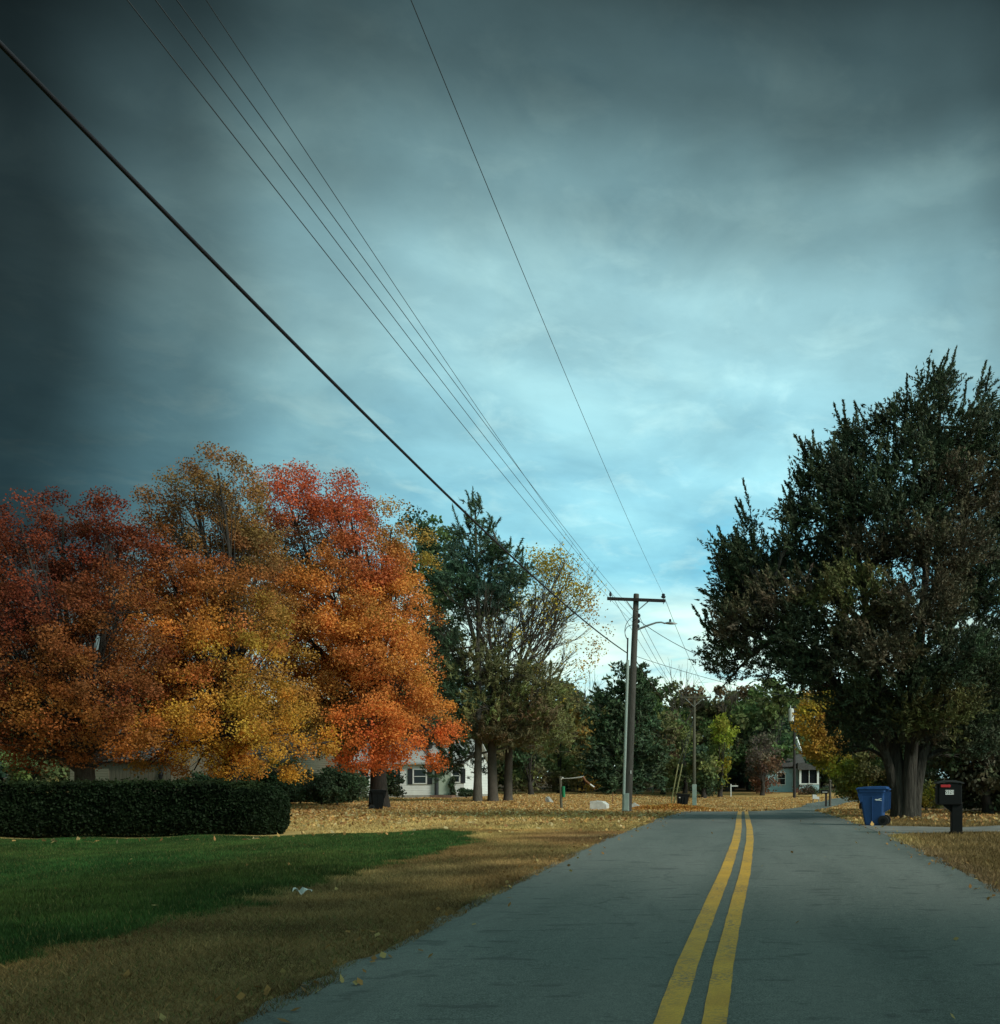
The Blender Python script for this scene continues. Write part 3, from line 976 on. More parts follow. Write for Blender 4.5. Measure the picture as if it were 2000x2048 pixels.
# white pine and companions
YP = 64.0
pb = ground_at(*(lambda v: (v.x, v.y))(at(908 * DS, 1530 * DS, YP)))
spec_p = [(905, 985, 16, 26, 'pine'), (890, 1015, 28, 24, 'pine'), (940, 1030, 18, 26, 'pine'), (915, 1050, 38, 28, 'pine'), (880, 1065, 28, 26, 'teal'), (955, 1080, 28, 30, 'pine'), (905, 1100, 55, 34, 'teal'), (985, 1075, 15, 28, 'pine'),
          (870, 1120, 40, 30, 'teal'), (940, 1140, 50, 36, 'teal'), (895, 1155, 50, 30, 'pine'), (980, 1130, 30, 30, 'pine'),           (900, 1290, 60, 24, 'greenbrown'), (840, 1290, 40, 24, 'pine'), (970, 1300, 65, 24, 'greenbrown'), (1020, 1320, 55, 26, 'olivewood'), (860, 1240, 40, 20, 'pine'), (915, 1250, 45, 18, 'greenbrown', -1), (985, 1265, 45, 20, 'greenbrown'), (1040, 1300, 35, 20, 'greenbrown'), (870, 1335, 60, 24, 'pine'), (930, 1350, 70, 26, 'olivewood'), (1000, 1360, 70, 26, 'pinebrown'),
          (850, 1385, 45, 22, 'pine'), (905, 1395, 60, 22, 'greenbrown'), (1050, 1380, 55, 32, 'olivewood'), (960, 1400, 60, 22, 'pinebrown'), (860, 1430, 45, 18, 'pine'), (1015, 1410, 60, 26, 'greenbrown'), (835, 1462, 32, 14, 'darkgreen'), (880, 1455, 30, 12, 'darkgreen')]
pine_trunks = [stem([(909, 1530, 0), (911, 1400, 0), (913, 1250, 0), (908, 1100, 0), (905, 975, 0)], YP, 0.27, 0.05, base=pb[2]),
               stem([(911, 1200, 0), (930, 1120, 0.4), (945, 1030, 0.5)], YP, 0.16, 0.04), stem([(912, 1250, 0), (885, 1150, -0.4), (875, 1050, 0)], YP, 0.16, 0.04)]
spray_tree('pine_tree', 'tallest pine with dark green top and drooping brown green boughs', 'tree', pb, world_lobes(spec_p, YP, seed=8, backshift=2.5, backfill=0.3), pine_trunks,
           seed=33, L=0.6, nleaf=15, ll=0.36, lw=0.055, dens=0.72, rc=0.5, per=8, spires=4, sp_len=0.95, sp_leaf=60, outward=0.7, upward=0.5, bark='bark_grey', limb_r=0.08, droop=True)


def fan_tree(name, label, base, trunk_pts, trunk_rad, tips, leaf_spec, Y, seed=3, leaf=0.22, levels=3, group=None, spread=0.34, bark='twig', reach=1.0, per=26, r0=0.11, endleaf=0.0, endcol='yellowgreen'):
    """leafless crown of forking limbs; a few leaves where leaf_spec says"""
    rng = np.random.default_rng(seed)
    root = thing(name, label, 'tree', base, 0, group)
    o = np.array(base, float)
    tb = Tubes()
    tb.add(np.array(trunk_pts) - o, trunk_rad, 9)
    ends = []

    def grow(p0, d, L, r, lv):
        d = d / np.linalg.norm(d)
        n = 4
        pts = [p0]
        dd = d.copy()
        for _ in range(n):
            dd = dd + rng.normal(size=3) * 0.09 + np.array((0, 0, 0.05))
            dd /= np.linalg.norm(dd)
            pts.append(pts[-1] + dd * L / n)
        tb.add(np.array(pts) - o, np.linspace(r, r * 0.5, n + 1), 4 if lv < 2 else 5)
        if lv == 0:
            ends.append(pts[-1])
            return
        for k in range(rng.integers(4, 7)):
            q = pts[rng.integers(2, n + 1)]
            grow(q, dd + rng.normal(size=3) * spread, L * rng.uniform(0.5, 0.8), max(r * 0.5, 0.010), lv - 1)
    for (sx, sy, tx, ty, dY) in tips:
        p0 = np.array(at(sx * DS, sy * DS, Y))
        p1 = np.array(at(tx * DS, ty * DS, Y + dY))
        grow(p0, p1 - p0, np.linalg.norm(p1 - p0) * 0.5 * reach, r0, levels)
    obj('trunk', tb.mesh('trunk', M[bark]), root)
    V, C = [], []
    for (ce, ra, colr, fill), s in zip(world_lobes(leaf_spec, Y, back=False), leaf_spec):
        nC = s[6] if len(s) > 6 else 12
        cc = ce + rand_dirs(nC, rng) * (rng.random(nC) ** (1 / 3))[:, None] * ra
        for c_ in cc:
            p_ = c_ + rng.normal(size=(per, 3)) * 0.35
            V.append(leaf_quads(p_ - o, leaf, leaf * 0.75, rng))
            C.append(np.repeat(np.clip(np.array(PAL[colr]) * rng.uniform(0.7, 1.2) * (1 + rng.normal(size=(per, 1)) * .2), .005, .8), 4, axis=0))
    for e in ends:
        if rng.random() < endleaf:
            k_ = rng.integers(4, 16)
            p_ = e + rng.normal(size=(k_, 3)) * 0.28
            V.append(leaf_quads(p_ - o, leaf, leaf * 0.75, rng))
            C.append(np.repeat(np.clip(np.array(PAL[endcol]) * rng.uniform(0.7, 1.3) * (1 + rng.normal(size=(k_, 1)) * .2), .005, .8), 4, axis=0))
    if V:
        V = np.concatenate(V)
        obj('crown', np_mesh('crown', V, quads(len(V) // 4), M['leaf'], np.concatenate(C)), root)
    return root


fb = ground_at(*(lambda v: (v.x, v.y))(at(967 * DS, 1525 * DS, YP + 2)))
ft, fr = stem([(967, 1525, 0), (968, 1450, 0), (972, 1380, 0), (985, 1290, 0)], YP + 2, 0.30, 0.16, base=fb[2])
fan_tree('deciduous_tree', 'mostly bare tree with fanning branches and yellow leaves at its top', fb, ft, fr,
         [(975, 1340, 1010, 1090, 0), (978, 1320, 1050, 1080, 1), (980, 1320, 1090, 1120, -1), (980, 1330, 1130, 1190, 0.5), (985, 1310, 1060, 1160, -1.5), (975, 1360, 1110, 1260, 1), (972, 1380, 1080, 1300, -1), (975, 1330, 985, 1120, 1.5), (972, 1350, 950, 1180, -0.5)],
         [(1050, 1075, 42, 18, 'yellow', 0, 34), (1020, 1065, 22, 12, 'yellow', 0.5, 10), (1075, 1100, 30, 22, 'yellow', 0, 16), (1105, 1125, 25, 18, 'yellow', 0, 14), (1120, 1165, 25, 30, 'goldolive', 0, 7), (1140, 1215, 18, 30, 'goldolive', 0, 5), (1060, 1140, 60, 40, 'yellowgreen', 0, 9), (1120, 1270, 30, 25, 'goldolive', 0, 4)],
         YP + 2, seed=13, levels=3, per=34, leaf=0.15, endleaf=0.24, endcol='yellow')
gb = ground_at(*(lambda v: (v.x, v.y))(at(940 * DS, 1530 * DS, YP + 0.6)))
gt, gr = stem([(939, 1530, 0), (936, 1440, 0), (938, 1340, 0), (930, 1240, 0)], YP + 0.6, 0.34, 0.17, base=gb[2])
fan_tree('deciduous_tree', 'bare many-limbed tree standing between the pine and the yellow topped tree', gb, gt, gr,
         [(936, 1360, 850, 1190, 0), (936, 1350, 870, 1130, 1), (937, 1330, 905, 1120, -1), (938, 1320, 960, 1130, 0), (936, 1370, 830, 1260, -1), (937, 1340, 985, 1160, 1.5), (936, 1380, 850, 1320, 1.0), (938, 1380, 1000, 1290, -1)],
         [(930, 1230, 60, 30, 'greenbrown', 0, 6)], YP + 0.6, seed=15, levels=3, endleaf=0.07, endcol='greenbrown')

# green trees behind the pine
YG = 80.0
spec_g = [(795, 1000, 26, 26, 'teal'), (830, 1020, 28, 34, 'green'), (790, 1040, 40, 34, 'teal'), (835, 1065, 36, 34, 'teal'), (800, 1090, 50, 34, 'green'), (855, 1090, 30, 36, 'teal'), (820, 1130, 40, 32, 'green'), (800, 1180, 42, 36, 'teal'),
          (830, 1200, 42, 30, 'darkgreen'), (815, 1250, 42, 34, 'darkgreen'), (830, 1310, 45, 36, 'darkgreen'), (820, 1370, 46, 40, 'darkgreen'), (780, 1330, 50, 60, 'darkgreen')]
broad_tree('oak_tree', 'dark green leafy tree rising between the orange maple and the pine', 'tree', ground_at((815 * DS - HX) / FOC * YG, YG), world_lobes(spec_g, YG, seed=9, backshift=3.0), leaf=0.28,
           trunk_r=0.4, fork=4.5, dens=1.3, per=80, rc=0.8, seed=41, bark='bark')


# ------------------------------------------------------------------ woods behind the lawn
def simple_spec(x, top, bot, wd, cols, seed, n=9):
    """rounded crown between top and bottom lines, measured like the others"""
    rng = np.random.default_rng(seed)
    out = []
    for k in range(n):
        f = (k + 0.5) / n
        y = top + (bot - top) * (0.12 + 0.8 * f)
        prof = math.sin(min(1.0, 0.25 + f * 0.9) * math.pi * 0.62)
        out.append((x + rng.uniform(-1, 1) * wd * 0.45 * prof, y, wd * rng.uniform(0.38, 0.55) * (0.5 + 0.5 * prof), (bot - top) / n * rng.uniform(1.0, 1.5), cols[rng.integers(len(cols))], rng.uniform(-1.5, 1.5)))
    return out


def wood_tree(name, label, x, top, bot, wd, Y, cols, seed, leaf=0.34, dens=1.3, n=9, per=62, rc=0.85, base_py=None, group=None, bark='bark'):
    X = (x * DS - HX) / FOC * Y
    return broad_tree(name, label, 'tree', ground_at(X, Y), world_lobes(simple_spec(x, top, bot, wd, cols, seed, n), Y, seed=seed, backshift=2.5), leaf=leaf, trunk_r=0.26, dens=dens, per=per, rc=rc, seed=seed + 100, group=group, bark=bark)


# the dark conifer behind the utility pole
YK = 96.0
kb = ground_at((1190 * DS - HX) / FOC * YK, YK)
spec_k = [(1195, 1275, 18, 22, 'darkgreen'), (1190, 1300, 32, 24, 'darkgreen'), (1215, 1310, 26, 20, 'darkgreen'), (1165, 1320, 28, 24, 'darkgreen'), (1195, 1340, 45, 28, 'darkgreen'), (1160, 1370, 38, 28, 'darkgreen'), (1215, 1375, 42, 28, 'darkgreen'),
          (1185, 1405, 55, 28, 'darkgreen'), (1150, 1430, 40, 28, 'darkgreen'), (1220, 1435, 48, 28, 'darkgreen'), (1180, 1465, 62, 26, 'darkgreen'), (1200, 1490, 60, 18, 'darkgreen')]
spray_tree('conifer_tree', 'dark evergreen with ragged top directly behind the large utility pole', 'tree', kb, world_lobes(spec_k, YK, seed=12, backshift=2.0), [stem([(1190, 1515, 0), (1192, 1400, 0), (1194, 1270, 0)], YK, 0.3, 0.04, base=kb[2])],
           seed=51, L=0.9, nleaf=10, ll=0.45, lw=0.17, dens=1.2, rc=0.8, per=10, outward=0.7, upward=0.35, bark='bark', limb_r=0.06)

wood_tree('shrub_tree', 'bright yellow green tree left of the pale blue house', 1372, 1352, 1490, 36, 100, ['yellowgreen', 'yellow', 'yellowgreen', 'green'], 61, leaf=0.3, dens=1.5)
wood_tree('shrub_tree', 'dull purple brown bushy tree hiding the left of the pale blue house', 1452, 1392, 1512, 46, 104, ['greybrown', 'greenbrown', 'redbrown'], 62, leaf=0.26, dens=1.6)
spec_y = [(1545, 1335, 28, 26, 'goldolive'), (1570, 1345, 26, 28, 'yellow'), (1535, 1370, 28, 30, 'yellow'), (1572, 1385, 26, 34, 'goldolive'), (1550, 1410, 32, 30, 'goldolive'), (1580, 1425, 26, 28, 'goldolive'), (1565, 1445, 32, 18, 'yellowgreen'), (1600, 1455, 30, 22, 'yellowgreen')]
broad_tree('gold_leaf_tree', 'golden yellow tree showing under the edge of the cedar crown', 'tree', ground_at(0.119 * 74, 74), [(a_ + np.array((0.3, 0, 0)), r_ * 1.0, c_, f_) for a_, r_, c_, f_ in world_lobes(spec_y, 74, seed=14, backshift=2.0)], leaf=0.2, trunk_r=0.22, fork=2.2, dens=1.5, per=90, rc=0.65, seed=71)
spec_o = [(1620, 1470, 30, 30, 'yellowgreen'), (1650, 1460, 30, 34, 'greenbrown'), (1635, 1500, 34, 22, 'yellowgreen'), (1660, 1500, 30, 26, 'green'), (1610, 1500, 22, 18, 'greenbrown')]
broad_tree('bush', 'olive bush left of the cedar trunk above the blue bin', 'bush', ground_at((1640 * DS - HX) / FOC * 52, 52), world_lobes(spec_o, 52, seed=15, backshift=1.5), leaf=0.15, trunk_r=0.08, fork=0.6, dens=1.5, per=90, rc=0.45, seed=72)

for (x, top, bot, wd, Y, cols, nm, lab) in [
    (1010, 1380, 1500, 60, 92, ['olivewood', 'greenbrown', 'darkgreen'], 'shade_tree', 'dark bushy tree seen low behind the pine trunks'),
    (1065, 1335, 1505, 45, 100, ['greenbrown', 'olivewood', 'pinebrown'], 'shade_tree', 'brown green tree above the post with the hanging arm'),
    (1110, 1330, 1505, 40, 108, ['olivewood', 'greenbrown', 'goldolive'], 'shade_tree', 'green gold flecked tree left of the dark evergreen'),
    (1262, 1335, 1505, 42, 104, ['redbrown', 'olivewood', 'greenbrown'], 'shade_tree', 'reddish brown tree right of the dark evergreen'),
    (1305, 1345, 1508, 42, 108, ['darkgreen', 'green', 'olivewood'], 'shade_tree', 'dark green tree behind the slim far utility pole'),
    (1340, 1420, 1510, 36, 98, ['darkgreen', 'olivewood'], 'shade_tree', 'low dark tree just right of the slim far utility pole'),
    (1425, 1335, 1480, 40, 122, ['green', 'teal', 'olivewood'], 'shade_tree', 'green tree rising behind the purple brown bushy tree'),
    (1485, 1340, 1480, 40, 128, ['green', 'olivewood', 'teal'], 'shade_tree', 'green tree rising behind the pale blue house roof'),
    (1520, 1335, 1470, 34, 130, ['teal', 'green'], 'shade_tree', 'blue green tree left of the golden yellow tree')]:
    wood_tree(nm, lab, x, top, bot, wd, Y, cols, int(x) % 97 + 200)

# bare saplings standing against the pale sky right of the pole
for k, (x, top, lab) in enumerate([(1292, 1255, 'thin bare tree against the pale sky above the slim far pole'), (1385, 1285, 'thin bare tree between the far poles'), (1128, 1275, 'thin bare tree left of the dark evergreen')]):
    Y = 118
    X = (x * DS - HX) / FOC * Y
    bb = ground_at(X, Y)
    st_, rd_ = stem([(x, 1510, 0), (x + 2, 1420, 0), (x, 1370, 0)], Y, 0.16, 0.09, base=bb[2])
    fan_tree('bare_tree', lab, bb, st_, rd_, [(x, 1390, x - 32, top + 30, 0), (x, 1385, x - 12, top + 5, 1), (x, 1385, x + 10, top, -1), (x, 1390, x + 30, top + 25, 0.5), (x, 1400, x + 40, top + 60, 0)], [], Y, seed=80 + k, levels=2, r0=0.07)

# far treeline
proto = []
for k, (cols, hgt, wd) in enumerate([(['olivewood', 'green', 'greenbrown'], 13.5, 4.4), (['greenbrown', 'olivewood', 'pinebrown'], 13.0, 4.2), (['green', 'olivewood', 'teal'], 14.0, 4.4), (['redbrown', 'olivewood', 'green'], 12.5, 4.0)]):
    rng = np.random.default_rng(300 + k)
    lobes = []
    for q in range(11):
        f = (q + .5) / 11
        z = hgt * (0.06 + 0.86 * f)
        pr = wd * (0.55 + 0.45 * math.sin(f * 2.6 + 0.3)) * (1.0 if f < .7 else 0.75)
        a_ = rng.uniform(0, 6.28)
        lobes.append((np.array((math.cos(a_) * pr * .45, math.sin(a_) * pr * .45, z)), np.array((pr * .55, pr * .55, hgt * 0.1)), cols[rng.integers(len(cols))], 1.0))
    t_ = broad_tree('woodland_tree', 'one of the dull green and brown trees of the far treeline', 'tree', (0, 0, 0), lobes, leaf=0.5, trunk_r=0.28, dens=1.1, per=60, rc=1.0, seed=310 + k, group='far treeline trees')
    proto.append(t_)
spots = []
rng = np.random.default_rng(77)
for X in np.arange(-135, 62, 3.8):
    spots.append((X + rng.uniform(-1, 1), 142 + rng.uniform(-6, 8) + (10 if X > 0 else 0)))
for X in np.arange(-120, 10, 6.5):
    spots.append((X + rng.uniform(-1.5, 1.5), 118 + rng.uniform(-4, 5)))
for X in np.arange(-24, 20, 3.2):
    spots.append((X + rng.uniform(-.8, .8), 134 + rng.uniform(-2, 3)))
used = set()
for i, (X, Y) in enumerate(spots):
    k = int(rng.integers(4))
    s_ = rng.uniform(1.1, 1.42)
    if Y < 130:
        s_ *= 0.72
    elif -22 < X < 20:
        s_ = min(max(s_, 1.0), 1.12)
    loc = (X, Y, H(X, Y) - 0.1)
    if k not in used:
        used.add(k)
        proto[k].location = loc
        proto[k].scale = (s_, s_, s_)
    else:
        copy_tree(proto[k], loc, rng.uniform(0, 6.28), (s_ * rng.uniform(0.9, 1.15), s_ * rng.uniform(0.9, 1.15), s_))

# unseen trees added outside the picture to shade the near verge and lawn
for k, (X, Y, hgt, wd, lab) in enumerate([(9.5, 2.5, 15.0, 5.0, 'unseen tree added for shade by the roadside beside the camera'), (11.5, -7.0, 16.0, 5.5, 'unseen tree added for shade by the roadside behind the camera'),
                                          (-17.5, 3.0, 15.0, 5.5, 'unseen tree added for shade at the near end of the lawn'), (-26.0, 13.5, 14.0, 5.5, 'unseen tree added for shade beyond the left side of the lawn'), (-15.5, 9.5, 13.0, 4.2, 'unseen tall tree added for shade on the left of the lawn'), (-36.0, 33.0, 14.0, 5.0, 'unseen tree added for shade left of the dark red maple')]):
    rng = np.random.default_rng(900 + k)
    lobes = []
    z0 = H(X, Y)
    for q in range(14):
        f = (q + .5) / 14
        a_ = rng.uniform(0, 6.28)
        pr = wd * (0.6 + 0.4 * math.sin(f * 3))
        lobes.append((np.array((X + math.cos(a_) * pr * .5, Y + math.sin(a_) * pr * .5, z0 + hgt * (0.14 + 0.8 * f))), np.array((pr * .55, pr * .55, hgt * 0.10)), ['darkgreen', 'greenbrown'][q % 2], 1.0))
    broad_tree('shade_tree', lab, 'tree', (X, Y, z0), lobes, leaf=0.3, trunk_r=0.35, dens=0.9, per=50, rc=0.8, seed=910 + k)

# dark thicket at the right of the cedar
for k, (X, Y, hgt, wd, cols, nm, lab) in enumerate([
    (8.6, 37, 6.0, 2.6, ['cedar', 'cedarbrown', 'cedarolive'], 'evergreen_tree', 'dark evergreen filling the gap right of the cedar trunk'),
    (11.5, 42, 9.0, 3.4, ['cedar', 'darkgreen'], 'evergreen_tree', 'very dark tall evergreen at the right behind the black mailbox'),
    (14.0, 50, 10.0, 4.0, ['cedar', 'darkgreen', 'greenbrown'], 'evergreen_tree', 'farther dark tree at the right edge behind the thicket'),
    (7.6, 52, 5.0, 2.6, ['darkgreen', 'greenbrown'], 'evergreen_tree', 'dark bushy tree between the olive bush and the cedar trunk')]):
    rng = np.random.default_rng(400 + k)
    lobes = []
    z0 = H(X, Y)
    for q in range(10):
        f = (q + .5) / 10
        a_ = rng.uniform(0, 6.28)
        pr = wd * (1.0 - 0.55 * f)
        lobes.append((np.array((X + math.cos(a_) * pr * .4, Y + math.sin(a_) * pr * .4, z0 + hgt * (0.08 + 0.85 * f))), np.array((pr * .65, pr * .65, hgt * 0.11)), cols[rng.integers(len(cols))], 1.0))
    broad_tree(nm, lab, 'tree', (X, Y, z0), lobes, leaf=0.18, trunk_r=0.2, dens=1.6, per=85, rc=0.55, seed=410 + k, lmat='needle')
for k, (px, py, wd, hg, cols, lab) in enumerate([
    (925, 812, 1.1, 1.3, ['cedarolive', 'green', 'yellowgreen'], 'leafy shrub with pale leaves right of the cedar trunk'),
    (985, 812, 1.5, 1.7, ['cedarolive', 'greenbrown', 'green'], 'weedy shrub at the right edge behind the black mailbox'),
    (950, 806, 1.3, 1.4, ['darkgreen', 'greenbrown'], 'dark low shrub directly behind the black mailbox post')]):
    b0 = hit(px, py)
    rng = np.random.default_rng(430 + k)
    lobes = [(np.array((b0.x + rng.uniform(-.5, .5) * wd, b0.y + rng.uniform(-.3, .5) * wd, b0.z + hg * (0.25 + 0.6 * q / 6))), np.array((wd * .5, wd * .5, hg * .25)), cols[q % len(cols)], 1.0) for q in range(7)]
    broad_tree('shrub', lab, 'shrub', tuple(b0), lobes, leaf=0.11, trunk_r=0.04, fork=0.3, dens=1.3, per=70, rc=0.34, seed=440 + k)


# ------------------------------------------------------------------ clipped hedge
def make_hedge():
    rng = np.random.default_rng(90)
    x0, x1, y0, y1, h = -27.0, -12.1, 24.9, 26.5, 1.30
    root = thing('hedge', 'long clipped dark green hedge along the back edge of the green lawn', 'hedge', ((x0 + x1) / 2, (y0 + y1) / 2, H(-15, 26)))
    o = np.array(root.location)
    # inner body, rounded at its right end
    bm = bmesh.new()
    box(bm, (-0.15, 0.05, h / 2 - 0.08), (x1 - x0 - 0.6, y1 - y0 - 0.4, h - 0.26))
    M['hedge_core'] = mat('hedge_core', (0.012, 0.020, 0.008), 0.95, 0.4, 8)
    bm_obj('branches', bm, M['hedge_core'], root, bevel=0.4)
    n = 120000
    u = rng.random(n)
    V = []
    face = rng.random(n)
    X = rng.uniform(x0, x1, n)
    Yv = rng.uniform(y0, y1, n)
    Z = rng.random(n) ** 0.9 * h
    fr = face < 0.5
    tp = (face >= 0.5) & (face < 0.82)
    en = face >= 0.82
    Yv[fr] = y0
    Z[tp] = h
    X[en] = x1
    Z += 0.05 * (vnoise(X, Yv, 1.2, 4) - 0.5) + (Z / h) * 0.10 * (vnoise(X, Yv, 0.35, 5) - 0.5)
    # round the corners
    RX, RY, RZ = 0.95, 0.78, 0.42
    ym = (y0 + y1) / 2
    cx = np.maximum(X - (x1 - RX), 0)
    cz = np.maximum(Z - (h - RZ), 0)
    cy = np.clip(np.abs(Yv - ym) - ((y1 - y0) / 2 - RY), 0, None)
    sg = np.sign(Yv - ym)
    k = np.sqrt((cx / RX) ** 2 + (cy / RY) ** 2 * (cx > 0) + (cz / RZ) ** 2)
    over = k > 1
    sc_ = np.where(over, 1 / np.maximum(k, 1), 1)
    X = np.where(over, np.minimum(X, x1 - RX) + cx * sc_, X)
    Z = np.where(over, np.minimum(Z, h - RZ) + cz * sc_, Z)
    Yv = np.where(over & (cx > 0), ym + sg * (np.minimum(np.abs(Yv - ym), (y1 - y0) / 2 - RY) + cy * sc_), Yv)
    under = np.clip((0.35 - Z) / 0.35, 0, 1) ** 1.5 * 0.16
    Yv = Yv + np.sign(ym - Yv) * under
    X = X - (X > x1 - 0.9) * under * 1.2
    lump = 0.16 * (vnoise(X * 1.0, Z * 1.3 + Yv * 0.7, 1.5, 41) - 0.5) + 0.07 * (vnoise(X, Z + Yv, 4.5, 42) - 0.5)
    Yv = Yv - lump * (Yv < ym)
    Z = Z + lump * 0.5 * (Z > h * 0.7)
    shoot = rng.random(n) < 0.02
    Z = Z + shoot * (Z > h - 0.25) * rng.random(n) * 0.16
    c_ = np.stack([X, Yv, Z + o[2]], 1) + rng.normal(size=(n, 3)) * 0.035
    V = leaf_quads(c_ - o, 0.085, 0.05, rng)
    V[:, 2] = np.maximum(V[:, 2], 0.01)
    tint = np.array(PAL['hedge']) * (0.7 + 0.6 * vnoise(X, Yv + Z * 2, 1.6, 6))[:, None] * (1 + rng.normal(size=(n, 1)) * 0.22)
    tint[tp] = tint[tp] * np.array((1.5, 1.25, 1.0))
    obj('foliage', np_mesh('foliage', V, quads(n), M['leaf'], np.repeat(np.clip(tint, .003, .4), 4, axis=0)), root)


make_hedge()


# ------------------------------------------------------------------ grass and leaves on the ground
def blades(name, X, Y, hgt, wid, cols, rng, lean=0.35, lift=0.0):
    n = len(X)
    Z = Hn(X, Y) + lift
    a_ = rng.uniform(0, 2 * np.pi, n)
    d = np.stack([np.cos(a_), np.sin(a_), np.zeros(n)], 1)
    b0 = np.stack([X, Y, Z - 0.01], 1)
    wv = d * (wid * rng.uniform(0.6, 1.3, n))[:, None] * 0.5
    hh = hgt * rng.uniform(0.5, 1.35, n)
    tip = b0 + np.stack([rng.normal(size=n) * lean * hh, rng.normal(size=n) * lean * hh, hh], 1)
    V = np.stack([b0 - wv, b0 + wv, tip], 1).reshape(-1, 3)
    F = np.arange(n * 3).reshape(-1, 3)
    o = obj(name, np_mesh(name, V, F, M['blade'], np.repeat(np.clip(cols, .004, .85), 3, axis=0)))
    return o


def scatter(n, x0, x1, y0, y1, rng, pw=1.0):
    Y = y0 + (y1 - y0) * rng.random(n) ** pw
    X = rng.uniform(x0, x1, n)
    ok = (X > -0.754 * Y - 1.2) & (X < 0.246 * Y + 1.2)
    return X[ok], Y[ok]


rng = np.random.default_rng(500)
# green lawn
X, Y = scatter(900000, -19.5, -5.0, 7, 24.9, rng, 1.15)
nz = (vnoise(X, Y, 0.7, 1) * 2 - 1) * 0.6 + (vnoise(X, Y, 2.3, 3) * 2 - 1) * 0.4
k = rng.random(len(X)) < lawn_mask(X, Y, nz)
X, Y = X[k], Y[k]
tint = C_LAWN * 1.25 * (0.75 + 0.6 * vnoise(X, Y, 0.8, 9))[:, None] * (1 + rng.normal(size=(len(X), 1)) * 0.25)
tint[:, 0] *= 1 + 1.5 * vnoise(X, Y, 0.35, 12) ** 2
tint *= (0.65 + 0.7 * vnoise(X, Y, 3.2, 13))[:, None]
dry = rng.random(len(X)) < 0.05
tint[dry] = np.array((0.20, 0.17, 0.06))
tag(blades('grass', X, Y, 0.055, 0.012, tint, rng), kind='stuff')
# rough brown verge at the left
X, Y = scatter(800000, -9.0, -2.95, 5.0, 30, rng, 1.25)
nz = (vnoise(X, Y, 0.7, 1) * 2 - 1) * 0.6 + (vnoise(X, Y, 2.3, 3) * 2 - 1) * 0.4
k = (rng.random(len(X)) > lawn_mask(X, Y, nz) * 0.97) & (X < RW0 + 0.12 + 0.25 * (vnoise(X * 0, Y, 2.0, 11) - 0.4)) & (rng.random(len(X)) < 0.4 + 0.6 * vnoise(X, Y, 1.5, 15))
X, Y = X[k], Y[k]
base_c = cover(X, Y)
tint = base_c * 1.1 * (0.35 + 1.2 * vnoise(X, Y, 1.3, 10) * (0.5 + vnoise(X, Y, 0.35, 18)))[:, None] * (1 + rng.normal(size=(len(X), 1)) * 0.35)
rd_ = vnoise(X, Y, 0.8, 19)[:, None]
tint = tint * (1 - 0.25 * rd_ * np.array((-0.4, 0.6, 0.8)))
gn = rng.random(len(X)) < 0.12 * (vnoise(X, Y, 0.6, 14) > 0.5)
tint[gn] = np.array((0.09, 0.12, 0.035))
tag(blades('dry_grass', X, Y, 0.042, 0.008, tint, rng, lean=0.8), kind='stuff')
# dry lawn further away
X, Y = scatter(420000, -36, -2.9, 24.6, 62, rng, 1.3)
k = ~((X < -11.4) & (Y > 24.5) & (Y < 27.1)) & (rng.random(len(X)) < 0.35 + 0.65 * vnoise(X, Y, 0.9, 16)) & ((X < RW0) | (Y > 44.4))
X, Y = X[k], Y[k]
tint = cover(X, Y) * 1.1 * (0.7 + 0.6 * vnoise(X, Y, 0.9, 17))[:, None] * (1 + rng.normal(size=(len(X), 1)) * 0.22)
tag(blades('dry_grass', X, Y, 0.06, 0.03, tint, rng, lean=0.6), kind='stuff')
# right verge
X, Y = scatter(160000, 2.8, 12, 9, 44, rng, 1.2)
k = (X > RW1 - 0.12 + 0.25 * (vnoise(X * 0, Y, 2.0, 21) - 0.4)) & ~((Y > 21.9) & (Y < 26.9) & (X > RW1 - 1) & (np.abs(Y - 24.45) < 1.75 + 1.2 * np.exp(-(X - 2.9) / 0.6)))
X, Y = X[k], Y[k]
tint = cover(X, Y) * 1.15 * (0.6 + 0.8 * vnoise(X, Y, 1.1, 22))[:, None] * (1 + rng.normal(size=(len(X), 1)) * 0.28)
tag(blades('dry_grass', X, Y, 0.07, 0.016, tint, rng, lean=0.6), kind='stuff')
# fallen leaves
X, Y = scatter(260000, -45, 9, 22, 100, rng, 0.95)
dens = sstep(26, 44, Y + 6 * (vnoise(X, Y, 0.25, 31) - 0.5)) * np.clip(0.15 + 1.5 * vnoise(X, Y, 0.45, 32) ** 2 + 0.5 * vnoise(X, Y, 1.7, 33) ** 2, 0, 1) + 0.04
lm = (X > np.interp(Y, LANE_L[:, 0], LANE_L[:, 1])) & (X < np.interp(Y, LANE_R[:, 0], LANE_R[:, 1])) & (Y > 44)
k = (rng.random(len(X)) < dens) & ~((X > RW0) & (X < RW1) & (Y < 44.3)) & ~((X < -11.4) & (Y > 24) & (Y < 27.3)) & ~lm & ~((X > 2.5) & (Y < 26.6))
X, Y = X[k], Y[k]
P_ = np.stack([X, Y, Hn(X, Y) + rng.uniform(0.02, 0.07, len(X))], 1)
V = leaf_quads(P_, 0.13, 0.10, rng, up=2.0)
cs = np.array([(0.56, 0.33, 0.11), (0.50, 0.27, 0.10), (0.62, 0.43, 0.18), (0.40, 0.20, 0.08), (0.58, 0.46, 0.24)])[rng.integers(0, 5, len(X))]
cs = cs * (1 + rng.normal(size=(len(X), 1)) * 0.2)
